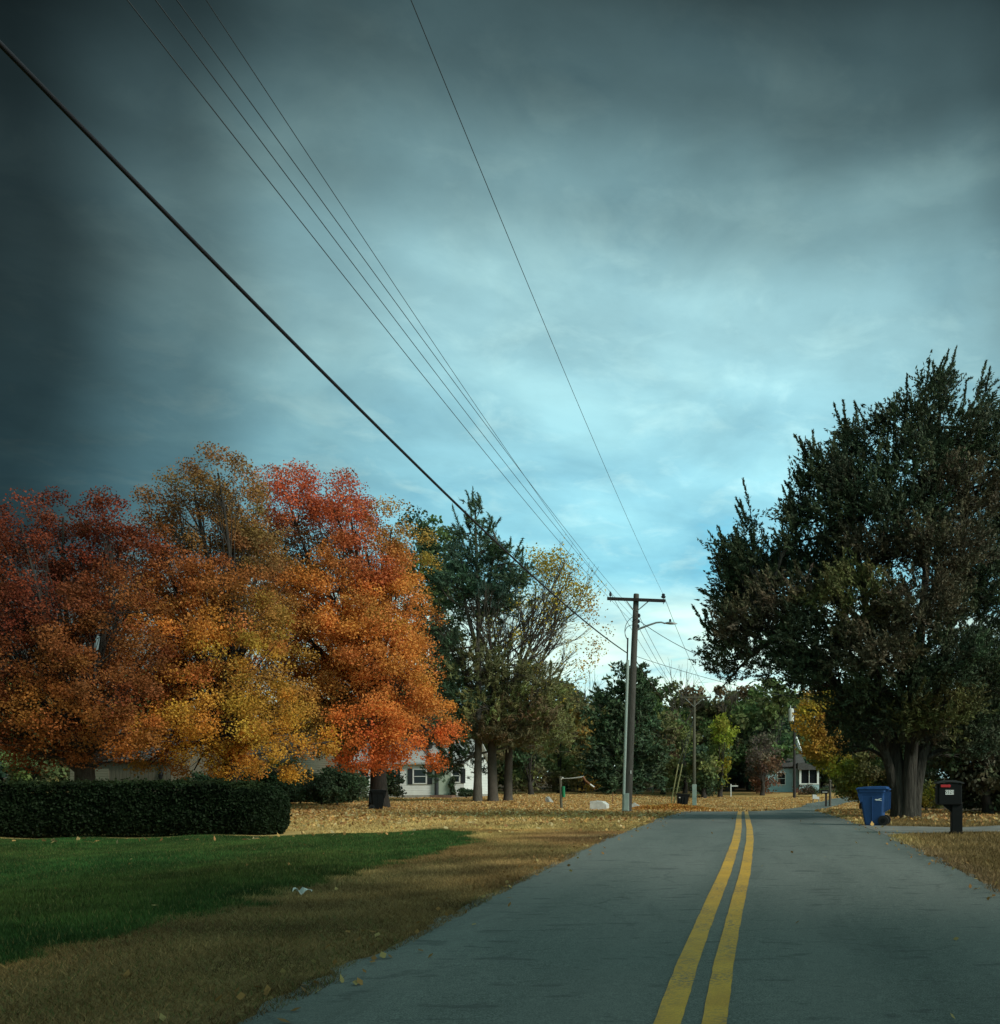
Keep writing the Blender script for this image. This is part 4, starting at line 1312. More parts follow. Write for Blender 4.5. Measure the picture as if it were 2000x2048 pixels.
tag(obj('fallen_leaves', np_mesh('fallen_leaves', V, quads(len(X)), M['leaf'], np.repeat(np.clip(cs, .01, .8), 4, axis=0))), kind='stuff')
# a few leaves blown on to the road edges
X = np.concatenate([rng.normal(RW0 - 0.05, 0.28, 420), rng.normal(RW1 + 0.05, 0.25, 300), rng.uniform(RW0, RW1, 24), rng.uniform(-14, RW0, 140)])
Y = rng.uniform(5, 44, len(X))
kk = ~((X < -11.6) & (Y > 24.3) & (Y < 27.2))
X, Y = X[kk], Y[kk]
P_ = np.stack([X, Y, Hn(X, Y) + 0.025], 1)
V = leaf_quads(P_, 0.07, 0.05, rng, up=4.0)
cs = np.array([(0.36, 0.2, 0.07), (0.26, 0.14, 0.05), (0.4, 0.3, 0.12)])[rng.integers(0, 3, len(X))]
tag(obj('fallen_leaves', np_mesh('fallen_leaves', V, quads(len(X)), M['leaf'], np.repeat(cs, 4, axis=0))), kind='stuff')


# ------------------------------------------------------------------ main utility pole
def make_pole():
    b0 = hit(627.5, 813)
    Y = b0.y
    top = np.array(at(636.3, 594.5, Y))
    o = np.array(b0)
    t_ = top - o
    root = thing('utility_pole', 'large leaning wooden utility pole with crossarm and street light beside the road', 'utility pole', tuple(b0))

    def on(f):
        return Vector(t_ * f)
    hh = t_[2]
    tb = Tubes()
    tt = np.linspace(-0.03, 1, 8)
    tb.add(np.array([t_ * f for f in tt]), np.linspace(0.175, 0.115, 8), 16)
    pl = obj('shaft', tb.mesh('shaft', M['pole_wood']), root)
    bm = bmesh.new()
    rod(bm, on(0.998), on(1.003), 0.116, 0.10, 16)
    bm_obj('pole_cap', bm, M['pole_wood'], root)
    # crossarm with a slight tilt, in front of the pole
    ca = np.array(at(607.8, 599.3, Y)) - o
    cbv = np.array(at(665.8, 601.6, Y)) - o
    dirx = Vector(cbv - ca).normalized()
    bm = bmesh.new()
    mid = Vector((ca + cbv) / 2) + Vector((0, -0.17, 0))
    ang = math.atan2(dirx.z, dirx.x)
    box(bm, mid, ((Vector(cbv - ca)).length, 0.11, 0.125), Matrix.Rotation(-ang, 4, 'Y'))
    arm = bm_obj('crossarm', bm, M['dark_wood'], root, bevel=0.008)
    ins = {}
    for key, f in (('l', 0.055), ('r', 0.965)):
        pnt = Vector(ca + (cbv - ca) * f) + Vector((0, -0.17, 0.06))
        bm = bmesh.new()
        rod(bm, pnt - Vector((0, 0, 0.2)), pnt + Vector((0, 0, 0.07)), 0.014)
        if key == 'l':
            prof = [(0.0, 0.05), (0.045, 0.05), (0.055, 0.10), (0.05, 0.16), (0.035, 0.19), (0.03, 0.23), (0.0, 0.24)]
        else:
            prof = [(0.0, 0.05), (0.06, 0.05), (0.10, 0.09), (0.10, 0.12), (0.06, 0.145), (0.075, 0.19), (0.05, 0.235), (0.0, 0.245)]
        ring = []
        for r_, z_ in prof:
            ring.append([bm.verts.new(pnt + Vector((math.cos(a_) * max(r_, .002), math.sin(a_) * max(r_, .002), z_))) for a_ in np.arange(12) * math.pi / 6])
        for i in range(len(ring) - 1):
            for j in range(12):
                bm.faces.new((ring[i][j], ring[i][(j + 1) % 12], ring[i + 1][(j + 1) % 12], ring[i + 1][j]))
        bm_obj('insulator', bm, M['insulator'], arm)
        ins[key] = pnt + Vector((0, 0, 0.2)) + Vector(o)
    for sx, px in ((-1, 627.2), (1, 649.0)):
        a_ = Vector(at(px, 602.0, Y)) - Vector(o) + Vector((0, -0.17, 0))
        c_ = Vector(at(635.5 + sx * 1.8, 610.5 if sx < 0 else 611.5, Y)) - Vector(o) + Vector((0, -0.12, 0))
        bm = bmesh.new()
        rod(bm, a_, c_, 0.022, seg=6)
        bm_obj('brace', bm, M['galv'], root)
    # rack of three spool insulators on the right of the shaft
    rack = []
    for py in (615.6, 621.2, 626.2):
        c_ = Vector(at(639.0 - (py - 615) * 0.08, py, Y)) - Vector(o)
        bm = bmesh.new()
        rod(bm, c_ - Vector((0, 0, 0.075)), c_ + Vector((0, 0, 0.075)), 0.05, 0.05, 12)
        rod(bm, c_ - Vector((0, 0, 0.03)), c_ + Vector((0, 0, 0.03)), 0.065, 0.065, 12)
        box(bm, c_ + Vector((-0.08, 0, 0.09)), (0.14, 0.04, 0.012))
        box(bm, c_ + Vector((-0.08, 0, -0.09)), (0.14, 0.04, 0.012))
        bm_obj('spool_insulator', bm, M['insulator'], root)
        rack.append(c_ + Vector(o))
    # street light on a curved arm
    P0 = [Vector(at(px, py, Y)) - Vector(o) for px, py in ((634.3, 630.8), (640, 628.5), (648, 625.4), (656, 622.7), (661, 622.2), (665, 623.4))]
    tb = Tubes()
    tb.add(np.array(P0), np.array([0.045, 0.045, 0.04, 0.036, 0.034, 0.034]), 10)
    la = obj('lamp_arm', tb.mesh('lamp_arm', M['galv']), root)
    c0, c1 = P0[-1], Vector(at(677.3, 623.8, Y)) - Vector(o)
    bm = bmesh.new()
    N = 9
    rings = []
    for i in range(N):
        f = i / (N - 1)
        c_ = c0.lerp(c1, f)
        wy = 0.04 + 0.11 * math.sin(min(1, f * 1.15) * math.pi) ** 0.7
        wz = 0.035 + 0.045 * math.sin(min(1, f * 1.1) * math.pi)
        if i == N - 1:
            wy, wz = 0.03, 0.015
        rings.append([bm.verts.new(c_ + Vector((0, math.cos(a_) * wy, math.sin(a_) * wz * (1.0 if math.sin(a_) > 0 else 0.5)))) for a_ in np.arange(12) * math.pi / 6])
    for i in range(N - 1):
        for j in range(12):
            bm.faces.new((rings[i][j], rings[i][(j + 1) % 12], rings[i + 1][(j + 1) % 12], rings[i + 1][j]))
    bm.faces.new(rings[0])
    bm.faces.new(rings[-1][::-1])
    lh = bm_obj('lamp_head', bm, M['galv'], la, smooth=True)
    bm = bmesh.new()
    pc = c0.lerp(c1, 0.42) + Vector((0, 0, 0.04))
    rod(bm, pc, pc + Vector((0, 0, 0.10)), 0.045, 0.045, 12)
    rod(bm, pc + Vector((0, 0, 0.10)), pc + Vector((0, 0, 0.15)), 0.05, 0.03, 12)
    bm_obj('photocell', bm, M['insulator'], la)
    # conduit, cable loops, box at the foot
    tb = Tubes()
    cpts = [Vector(at(px, py, Y - 0.12)) - Vector(o) for px, py in ((623.4, 812.8), (624.3, 780), (626.0, 720), (627.8, 660))]
    tb.add(np.array(cpts), 0.062, 12)
    obj('conduit', tb.mesh('conduit', M['pvc']), root)
    tb = Tubes()
    tb.add(np.array([Vector(at(px, py, Y - 0.12)) - Vector(o) for px, py in ((627.2, 662), (627.6, 645), (627.8, 638))]), 0.032, 8)
    for loop in ([(627.6, 640), (626.2, 637.0), (624.6, 633), (625.0, 627), (627.5, 621), (632.5, 617)], [(627.6, 640), (625.6, 637.0), (624.6, 632), (626.4, 627.5), (629.5, 625.4), (632.2, 625.0)],
                 [(632.0, 622.0), (634, 620.5), (637.4, 618.2)]):
        P_ = np.array([Vector(at(px, py, Y - 0.13)) - Vector(o) for px, py in loop])
        tt = np.linspace(0, len(P_) - 1, 18)
        Q = np.stack([np.interp(tt, np.arange(len(P_)), P_[:, i]) for i in range(3)], 1)
        for _ in range(3):
            Q[1:-1] = (Q[:-2] + 2 * Q[1:-1] + Q[2:]) / 4
        tb.add(Q, 0.013, 6)
    obj('riser_cable', tb.mesh('riser_cable', M['cable']), root)
    bm = bmesh.new()
    bc = Vector(at(626.3, 802.2, Y - 0.22)) - Vector(o)
    box(bm, bc, (0.22, 0.14, 0.74))
    box(bm, bc + Vector((0, -0.075, 0)), (0.18, 0.012, 0.66))
    bm_obj('junction_box', bm, M['pvc'], root, bevel=0.012)
    bm = bmesh.new()
    tg = Vector(at(630.9, 772, Y - 0.19)) - Vector(o)
    box(bm, tg, (0.05, 0.006, 0.13))
    bm_obj('tag_plate', bm, M['white'], root)
    return root, ins, rack, Y


pole_root, INS, RACK, YPOLE = make_pole()


# ------------------------------------------------------------------ overhead wires
def wire_obj(name, label, P0, thru, yend, r_, material, curv=0.0009, group=None, cat='cable'):
    """hanging wire from P0 through the point thru to the pole line behind"""
    P0 = np.array(P0)
    X1, Y1, Z1 = thru
    s1 = P0[1] - Y1
    bslope = (Z1 - P0[2] - curv * s1 * s1) / s1
    s_ = np.linspace(0, P0[1] - yend, 40)
    x = P0[0] + (X1 - P0[0]) * s_ / s1
    z = P0[2] + bslope * s_ + curv * s_ * s_
    P_ = np.stack([x, P0[1] - s_, z], 1)
    tb = Tubes()
    tb.add(P_ - P0, r_, 6)
    o = obj(name, tb.mesh(name, material))
    o.location = P0
    return tag(o, label, cat, group)


def thru(px, py, X):
    Y = X / ((px - HX) / FOC)
    return (X, Y, CAM_H + (HY - py) / FOC * Y)


def span(name, label, A, B_, sag, r_, material, cat='cable', group=None, n=24):
    A, B_ = np.array(A, float), np.array(B_, float)
    f = np.linspace(0, 1, n)
    P_ = A + (B_ - A) * f[:, None]
    P_[:, 2] -= sag * 4 * f * (1 - f)
    tb = Tubes()
    tb.add(P_ - A, r_, 5)
    o = obj(name, tb.mesh(name, material))
    o.location = A
    return tag(o, label, cat, group)


GW = 'overhead wires of the pole line'
wire_obj('communication_cable', 'thick black cable, lowest of the lines running from the utility pole to upper left', at(626.8, 652.8, YPOLE - 0.1), thru(47, 92, -5.45), -8, 0.022, M['cable'], 0.0012, GW)
wire_obj('power_wire', 'lowest and leftmost thin wire of the four running to upper left', RACK[2] + Vector((-0.05, 0, 0)), thru(150, 29, -5.1), -8, 0.0055, M['wire'], 0.0010, GW, 'wire')
wire_obj('power_wire', 'second thin wire from the left of the four running to upper left', RACK[1] + Vector((-0.05, 0, 0)), thru(163, 10, -5.15), -8, 0.0055, M['wire'], 0.0010, GW, 'wire')
wire_obj('power_wire', 'third thin wire from the left of the four running to upper left', RACK[0] + Vector((-0.05, 0, 0)), thru(184, 10, -5.15), -8, 0.0055, M['wire'], 0.0010, GW, 'wire')
wire_obj('power_wire', 'thin wire from the left crossarm insulator, uppermost of the four running to upper left', INS['l'], thru(214, 12, -5.75), -8, 0.0055, M['wire'], 0.0010, GW, 'wire')
wire_obj('power_wire', 'single thin wire from the right crossarm insulator up the middle of the sky', INS['r'], thru(411, 0, -3.5), -8, 0.0052, M['wire'], 0.0010, GW, 'wire')


# far utility pole down in the dip
def small_pole(name, label, px, base_py, top_py, Y, arm_py, arm_px, material, dy=0.0):
    X = (px - HX) / FOC * Y
    z0 = H(X, Y)
    root = thing(name, label, 'utility pole', (X, Y, z0))
    hgt = CAM_H + (HY - top_py) / FOC * Y - z0
    bm = bmesh.new()
    rod(bm, (0, 0, -0.3), (0, 0, hgt), 0.15, 0.10, 12)
    bm_obj('shaft', bm, material, root)
    if arm_py:
        za = CAM_H + (HY - arm_py) / FOC * Y - z0
        x0, x1 = (arm_px[0] - px) / FOC * Y, (arm_px[1] - px) / FOC * Y
        bm = bmesh.new()
        box(bm, ((x0 + x1) / 2, -0.16, za), (x1 - x0, 0.10, 0.13))
        arm = bm_obj('crossarm', bm, material, root)
        for xx in (x0 + 0.1, x1 - 0.1):
            bm = bmesh.new()
            rod(bm, (xx, -0.16, za + 0.06), (xx, -0.16, za + 0.26), 0.05, 0.03, 8)
            bm_obj('insulator', bm, M['insulator'], arm)
        for sx in (-1, 1):
            bm = bmesh.new()
            rod(bm, (sx * 0.75, -0.16, za - 0.05), (0, -0.12, za - 0.75), 0.025, seg=6)
            bm_obj('brace', bm, M['galv'], root)
    return root, Vector((X, Y, z0 + hgt))


p2, p2top = small_pole('utility_pole', 'slim far utility pole with crossarm standing in the leaves before the woods', 694.2, 807, 695, 81.0, 697.5, (680.5, 711.5), M['pole_pale'])
bm = bmesh.new()
box(bm, (0.03, -0.2, 0.95), (0.34, 0.14, 1.7))
bm_obj('junction_box', bm, M['pvc'], p2, bevel=0.01)
za = p2top.z
for (xx, A, lab) in ((-1.1, INS['l'], 'thin wire from the left insulator down to the far pole'), (1.3, INS['r'], 'thin wire from the right insulator down to the far pole')):
    span('power_wire', lab, A, (p2top.x + xx, p2top.y - 0.16, za + 0.02), 0.5, 0.010, M['wire'], 'wire', GW)
span('power_wire', 'thin wire from the top spool of the rack down to the far pole', RACK[0], (p2top.x + 0.1, p2top.y - 0.1, za - 1.0), 0.5, 0.010, M['wire'], 'wire', GW)
span('power_wire', 'thin wire from the lowest spool of the rack down to the far pole', RACK[2], (p2top.x + 0.1, p2top.y - 0.1, za - 1.4), 0.5, 0.010, M['wire'], 'wire', GW)
span('communication_cable', 'black cable sloping from behind the utility pole down towards the far pole', at(631.5, 654, YPOLE), (p2top.x - 0.1, p2top.y - 0.1, za - 2.6), 0.5, 0.024, M['cable'], 'cable', GW)
span('service_wire', 'service wire from the spool rack sloping right into the cedar', RACK[1] + Vector((0.05, 0, 0)), at(745, 672, 35.5), 0.22, 0.013, M['cable'], 'wire', GW)
span('service_wire', 'long thin line sloping right below the street light to beyond the cedar', at(632, 655, YPOLE), at(815, 700, 60), 0.25, 0.012, M['wire'], 'wire', GW)


# transformer pole at the far right, and a distant crossarm pole
p3, p3top = small_pole('utility_pole', 'dark pole carrying a pale transformer in front of the blue house', 794.4, 799.5, 706, 98.0, None, None, M['dark_wood'])
bm = bmesh.new()
rod(bm, (-0.32, -0.12, p3top.z - p3.location.z - 1.5), (-0.32, -0.12, p3top.z - p3.location.z - 0.35), 0.26, 0.26, 16)
rod(bm, (-0.32, -0.12, p3top.z - p3.location.z - 0.35), (-0.32, -0.12, p3top.z - p3.location.z - 0.25), 0.27, 0.18, 16)
rod(bm, (-0.38, -0.12, p3top.z - p3.location.z - 0.27), (-0.38, -0.12, p3top.z - p3.location.z + 0.05), 0.05, 0.03, 8)
bm_obj('transformer', bm, M['off_white'], p3)
small_pole('utility_pole', 'distant pole with a pale crossarm showing above the purple brown tree', 776.5, 795, 721, 126.0, 723.5, (768.5, 784.5), M['pole_pale'])

# leaning guy guards
for k, (x0, x1, lab) in enumerate([(670.3, 678.3, 'left of two leaning pale yellow guy guards by the far pole'), (673.6, 682.3, 'right of two leaning pale yellow guy guards by the far pole')]):
    Y = 80.0
    a_ = at(x0, 801, Y)
    c_ = at(x1, 764, Y)
    z0 = H(a_.x, Y)
    root = thing('guy_guard', lab, 'guy wire', (a_.x, Y, z0), 0, 'leaning guy guards')
    bm = bmesh.new()
    d = Vector(c_) - Vector((a_.x, Y, z0))
    rod(bm, d * 0.04, d, 0.05, 0.05, 8)
    bm_obj('sleeve', bm, M['yellow_pipe'], root)
    bm = bmesh.new()
    e = Vector((p2top.x, p2top.y, p2top.z - 1.8)) - Vector((a_.x, Y, z0))
    rod(bm, d, e, 0.012, 0.012, 5)
    bm_obj('guy_wire', bm, M['wire'], root)


# ------------------------------------------------------------------ blue wheeled bin
def make_bin(name, label, loc, rz, body_m, lid_m, s=1.0, lid_open=0.0, sticker=True):
    """front faces local -X, wheels at +X"""
    root = thing(name, label, 'bin', loc, rz)
    bm = bmesh.new()
    zs = [(0.0, 0.23, 0.20), (0.05, 0.245, 0.215), (0.80, 0.325, 0.28), (0.88, 0.345, 0.30), (0.90, 0.365, 0.315), (0.97, 0.37, 0.32)]
    rings = []
    for z, hx, hy in zs:
        ring = []
        r_ = 0.05
        for cxs, cys, a0 in ((1, 1, 0), (-1, 1, 90), (-1, -1, 180), (1, -1, 270)):
            for q in range(4):
                a_ = R(a0 + q * 30)
                x_off = 0.05 * (z / 0.97) * (-1)
                ring.append(bm.verts.new(((cxs * (hx - r_) + r_ * math.cos(a_) + x_off) * s, (cys * (hy - r_) + r_ * math.sin(a_)) * s, z * s)))
        rings.append(ring)
    n = len(rings[0])
    for i in range(len(rings) - 1):
        for j in range(n):
            bm.faces.new((rings[i][j], rings[i][(j + 1) % n], rings[i + 1][(j + 1) % n], rings[i + 1][j]))
    bm.faces.new(rings[0][::-1])
    bm.faces.new(rings[-1])
    # front upper chin and vertical side ribs
    prism(bm, [(-0.43 * s, 0.97 * s), (-0.30 * s, 0.97 * s), (-0.29 * s, 0.66 * s), (-0.345 * s, 0.60 * s), (-0.41 * s, 0.80 * s)], 'y', -0.29 * s, 0.29 * s)
    for sy in (-1, 1):
        box(bm, (-0.03 * s, sy * 0.257 * s, 0.45 * s), (0.02 * s, 0.02 * s, 0.7 * s), Matrix.Rotation(sy * -0.10, 4, 'X'))
    bm_obj('body', bm, body_m, root, bevel=0.006)
    # domed lid with a front lip
    bm = bmesh.new()
    pr = [(-0.46, 0.955), (-0.46, 0.995), (-0.40, 1.025), (-0.15, 1.05), (0.15, 1.055), (0.30, 1.05), (0.36, 1.03), (0.37, 0.985), (0.33, 0.975), (-0.40, 0.972)]
    prism(bm, [(x * s, z * s) for x, z in pr], 'y', -0.345 * s, 0.345 * s)
    box(bm, (-0.42 * s, 0, 0.945 * s), (0.03 * s, 0.60 * s, 0.10 * s))
    bm_obj('lid', bm, lid_m, root, bevel=0.012)
    bm = bmesh.new()
    rod(bm, (0.40 * s, -0.27 * s, 0.97 * s), (0.40 * s, 0.27 * s, 0.97 * s), 0.02 * s, seg=10)
    for sy in (-1, 0, 1):
        box(bm, (0.35 * s, sy * 0.2 * s, 0.96 * s), (0.10 * s, 0.05 * s, 0.05 * s))
    prism(bm, [(0.30 * s, 0.95 * s), (0.42 * s, 0.90 * s), (0.41 * s, 0.45 * s), (0.28 * s, 0.36 * s)], 'y', -0.22 * s, -0.19 * s)
    prism(bm, [(0.30 * s, 0.95 * s), (0.42 * s, 0.90 * s), (0.41 * s, 0.45 * s), (0.28 * s, 0.36 * s)], 'y', 0.19 * s, 0.22 * s)
    bm_obj('handle', bm, body_m, root)
    for sy in (-1, 1):
        bm = bmesh.new()
        c_ = Vector((0.27 * s, sy * 0.275 * s, 0.14 * s))
        rod(bm, c_ - Vector((0, 0.035 * s, 0)), c_ + Vector((0, 0.035 * s, 0)), 0.14 * s, seg=24)
        wh = bm_obj('wheel', bm, M['rubber'], root, bevel=0.012)
        bm = bmesh.new()
        rod(bm, c_ - Vector((0, 0.045 * s, 0)), c_ + Vector((0, 0.045 * s, 0)), 0.06 * s, seg=16)
        bm_obj('hub', bm, M['black_plastic'], wh)
    bm = bmesh.new()
    rod(bm, (0.27 * s, -0.26 * s, 0.14 * s), (0.27 * s, 0.26 * s, 0.14 * s), 0.014 * s, seg=8)
    bm_obj('axle', bm, M['galv'], root)
    if sticker:
        bm = bmesh.new()
        zc, yc = 0.70, -0.2715
        tilt = Matrix.Rotation(-0.11, 4, 'X')
        for (xa, za, ln, an) in ((0.10, 0.0, 0.12, 0.10), (0.16, 0.02, 0.08, -0.1), (0.055, -0.012, 0.06, 0.3), (0.14, -0.018, 0.14, 0.08)):
            box(bm, ((xa + 0.02) * s, (yc - 0.003) * s, (zc + za) * s), (ln * s, 0.004 * s, 0.018 * s), tilt @ Matrix.Rotation(an, 4, 'Y'))
        bm_obj('decal', bm, M['white'], root)
    return root


bb = hit(874.5, 825.3)
make_bin('wheeled_bin', 'blue wheeled recycling bin with lid closed at the driveway edge before the cedar', tuple(bb), R(-14), M['blue_plastic'], M['blue_lid'], 1.0)
b2 = hit(377.5, 810)
make_bin('wheeled_bin', 'black wheeled trash can at the foot of the orange maple trunk', tuple(b2), R(200), M['black_plastic'], M['black_plastic'], 0.86, sticker=False)


# dark recycling crate on the leaves
def make_crate():
    b0 = hit(682, 809)
    root = thing('crate', 'small dark tilted bin with a rim half sunk in leaves near the road end', 'bin', tuple(b0), R(10))
    s = b0.y / 1000.0
    bm = bmesh.new()
    w0, w1, hg = 4.6 * s, 6.0 * s, 13.0 * s
    rings = []
    for z, hw in ((0.0, w0), (hg * .86, w1 * .97), (hg * .87, w1 * 1.07), (hg, w1 * 1.10)):
        rings.append([bm.verts.new((a_ * hw, c_ * hw * 0.8, z)) for a_, c_ in ((-1, -1), (1, -1), (1, 1), (-1, 1))])
    inner = [bm.verts.new((a_ * w1 * 0.98, c_ * w1 * 0.78, hg)) for a_, c_ in ((-1, -1), (1, -1), (1, 1), (-1, 1))]
    floor = [bm.verts.new((a_ * w0 * 0.9, c_ * w0 * 0.7, hg * .1)) for a_, c_ in ((-1, -1), (1, -1), (1, 1), (-1, 1))]
    seq = rings + [inner, floor]
    for i in range(len(seq) - 1):
        for j in range(4):
            bm.faces.new((seq[i][j], seq[i][(j + 1) % 4], seq[i + 1][(j + 1) % 4], seq[i + 1][j]))
    bm.faces.new(rings[0][::-1])
    bm.faces.new(floor)
    o = bm_obj('body', bm, M['black_plastic'], root, bevel=0.01)
    o.rotation_euler = (R(-5), R(5), 0)
    o.location = (0, 0, 0.14)
    bm = bmesh.new()
    for sx in (-0.55, -0.1, 0.35):
        box(bm, (sx * w1, -w1 * 0.82, hg * 0.55), (0.05, 0.05, hg * 0.55))
    r_ = bm_obj('rib', bm, M['black_plastic'], root)
    r_.rotation_euler = (R(-5), R(5), 0)
    r_.location = (0, 0, 0.10)
    bm = bmesh.new()
    box(bm, (-w1 * 0.6, -w1 * 0.87, hg * 0.72), (0.10, 0.01, 0.07))
    d_ = bm_obj('decal', bm, M['concrete'], root)
    d_.rotation_euler = (R(-5), R(5), 0)
    d_.location = (0, 0, 0.10)


make_crate()


# ------------------------------------------------------------------ black mailbox with number
def text_mesh(body, size, name='number'):
    cu = bpy.data.curves.new(name, 'FONT')
    cu.body = body
    cu.size = size
    cu.extrude = 0.001
    cu.align_x = 'CENTER'
    cu.align_y = 'CENTER'
    tmp = bpy.data.objects.new('tmp', cu)
    COL.objects.link(tmp)
    dg = bpy.context.evaluated_depsgraph_get()
    dg.update()
    me = bpy.data.meshes.new_from_object(tmp.evaluated_get(dg))
    bpy.data.objects.remove(tmp)
    bpy.data.curves.remove(cu)
    me.transform(Matrix.Rotation(R(90), 4, 'X'))
    me.name = name
    return me


def make_mailbox():
    b0 = hit(956.3, 833.8)
    s = b0.y / 1000.0
    root = thing('mailbox', 'black mailbox on a square post with red flag and white number plate', 'mailbox', tuple(b0))
    bm = bmesh.new()
    hw = 5.3 * s
    box(bm, (0, 0, 15 * s), (hw * 2, hw * 1.9, 32 * s))
    bm_obj('post', bm, M['black_plastic'], root, bevel=0.012)
    bm = bmesh.new()
    box(bm, (0, 0, 0.02), (hw * 2.25, hw * 2.15, 0.05))
    bm_obj('post_base', bm, M['black_plastic'], root, bevel=0.01)
    x0, x1 = (936.5 - 956.3) * s, (961.2 - 956.3) * s
    z0, z1, z2 = 29.0 * s, 50.5 * s, 53.2 * s
    bm = bmesh.new()
    box(bm, ((x0 + x1) / 2, 0, (z0 + z1) / 2), (x1 - x0 - 0.03, 0.34, z1 - z0))
    bm_obj('box', bm, M['black_plastic'], root, bevel=0.02)
    # shallow bracket under the overhang
    bm = bmesh.new()
    prism(bm, [(-hw, z0 - 0.16), (x0 * 0.72, z0 - 0.001), (-hw, z0 - 0.001)], 'y', -0.05, 0.05)
    bm_obj('bracket', bm, M['black_plastic'], root)
    pts = []
    xm, hwid = (x0 + x1) / 2, (x1 - x0) / 2 + 0.03
    for k in range(15):
        f = -1 + 2 * k / 14
        pts.append((xm + f * hwid, z1 + 0.012 + (z2 - z1) * (1 - f * f)))
    for k in range(14, -1, -1):
        f = -1 + 2 * k / 14
        pts.append((xm + f * hwid, z1 - 0.012 + (z2 - z1) * 0.6 * (1 - f * f)))
    bm = bmesh.new()
    prism(bm, pts, 'y', -0.20, 0.20)
    M['cap'] = mat('cap', (0.03, 0.032, 0.034), 0.45, 0.2, 4)
    bm_obj('roof', bm, M['cap'], root)
    bm = bmesh.new()
    box(bm, (x0 - 0.004 + 0.01, 0, (z0 + z1) / 2), (0.02, 0.30, (z1 - z0) * 0.86))
    dr = bm_obj('door', bm, M['black_plastic'], root, bevel=0.008)
    bm = bmesh.new()
    rod(bm, (x0 - 0.03, 0, z1 - 0.09), (x0, 0, z1 - 0.09), 0.015, seg=8)
    bm_obj('knob', bm, M['galv'], dr)
    # folded red flag
    bm = bmesh.new()
    fx0, fx1, fz = (939.2 - 956.3) * s, (947.6 - 956.3) * s, (833.8 - 786.0) * s
    box(bm, ((fx0 + fx1) / 2, -0.182, fz), (fx1 - fx0, 0.012, 2.6 * s))
    rod(bm, (fx1, -0.19, fz), (fx1, -0.165, fz), 1.5 * s, seg=14)
    bm_obj('flag', bm, M['red'], root, bevel=0.004)
    bm = bmesh.new()
    px, pz = (948.0 - 956.3) * s, (833.8 - 792.3) * s
    box(bm, (px, -0.174, pz), (8.4 * s, 0.008, 4.6 * s))
    pl = bm_obj('number_plate', bm, M['white'], root)
    me = text_mesh('5521', 4.6 * s)
    me.materials.clear()
    me.materials.append(M['digit'])
    o = obj('number', me, pl)
    o.location = (px, -0.1795, pz)


make_mailbox()


# mailbox cluster at the lane corner
def far_mailboxes():
    b0 = hit(826, 806.5)
    s = b0.y / 1000.0
    root = thing('mailbox', 'small black mailbox on a dark post at the lane corner', 'mailbox', tuple(b0))
    bm = bmesh.new()
    box(bm, (0, 0, 7.0 * s), (2.0 * s, 2.0 * s, 15 * s))
    bm_obj('post', bm, M['dark_wood'], root)
    bm = bmesh.new()
    pr = [(-1.6 * s, 12.8 * s), (1.6 * s, 12.8 * s), (1.6 * s, 15.0 * s)] + [(1.6 * s * math.cos(a_), 15.0 * s + 1.6 * s * math.sin(a_)) for a_ in np.linspace(0.2, 2.94, 8)] + [(-1.6 * s, 15.0 * s)]
    prism(bm, pr, 'x', -5.2 * s, 2.4 * s)
    bm_obj('box', bm, M['black_plastic'], root)
    bm = bmesh.new()
    box(bm, (-1.2 * s, -1.75 * s, 14.4 * s), (5.0 * s, 0.3 * s, 0.9 * s))
    bm_obj('number_plate', bm, M['concrete'], root)
    # white paper box on thin legs
    b1 = hit(816, 806.8)
    r2 = thing('newspaper_box', 'white box on thin legs left of the small black mailbox', 'mailbox', tuple(b1))
    bm = bmesh.new()
    prism(bm, [(-3.4 * s, 8.0 * s), (3.2 * s, 7.4 * s), (3.2 * s, 10.0 * s), (0.6 * s, 10.2 * s), (0.4 * s, 12.0 * s), (-3.4 * s, 12.2 * s)], 'y', -2.0 * s, 2.0 * s)
    bm_obj('box', bm, M['white'], r2)
    for sx in (-3.0, 2.8):
        bm = bmesh.new()
        box(bm, (sx * s, 0, 3.7 * s), (0.7 * s, 0.7 * s, 8.0 * s))
        bm_obj('leg', bm, M['galv'], r2)
    b2 = hit(830, 806.2)
    r3 = thing('fence_post', 'grey weathered post with rounded top behind the small black mailbox', 'post', tuple(b2))
    bm = bmesh.new()
    rod(bm, (0, 0, -0.2), (0, 0, 24 * s), 1.35 * s, 1.1 * s, 12)
    bm_obj('shaft', bm, M['bark_grey'], r3)
    bm = bmesh.new()
    bmesh.ops.create_icosphere(bm, subdivisions=2, radius=1.6 * s, matrix=Matrix.Translation((0, 0, 25.2 * s)))
    bm_obj('finial', bm, M['bark_grey'], r3, smooth=True)


far_mailboxes()

# white arm post on the far leaf lawn
b0 = hit(731, 796.6)
s = b0.y / 1000
root = thing('sign_post', 'small white post with short arm on the far lawn before the house', 'sign', tuple(b0))
bm = bmesh.new()
box(bm, (0, 0, 6 * s), (1.0 * s, 1.0 * s, 13 * s))
bm_obj('post', bm, M['white'], root)
bm = bmesh.new()
box(bm, (3.4 * s, 0, 10.6 * s), (7.0 * s, 0.8 * s, 1.0 * s))
bm_obj('arm', bm, M['white'], root)


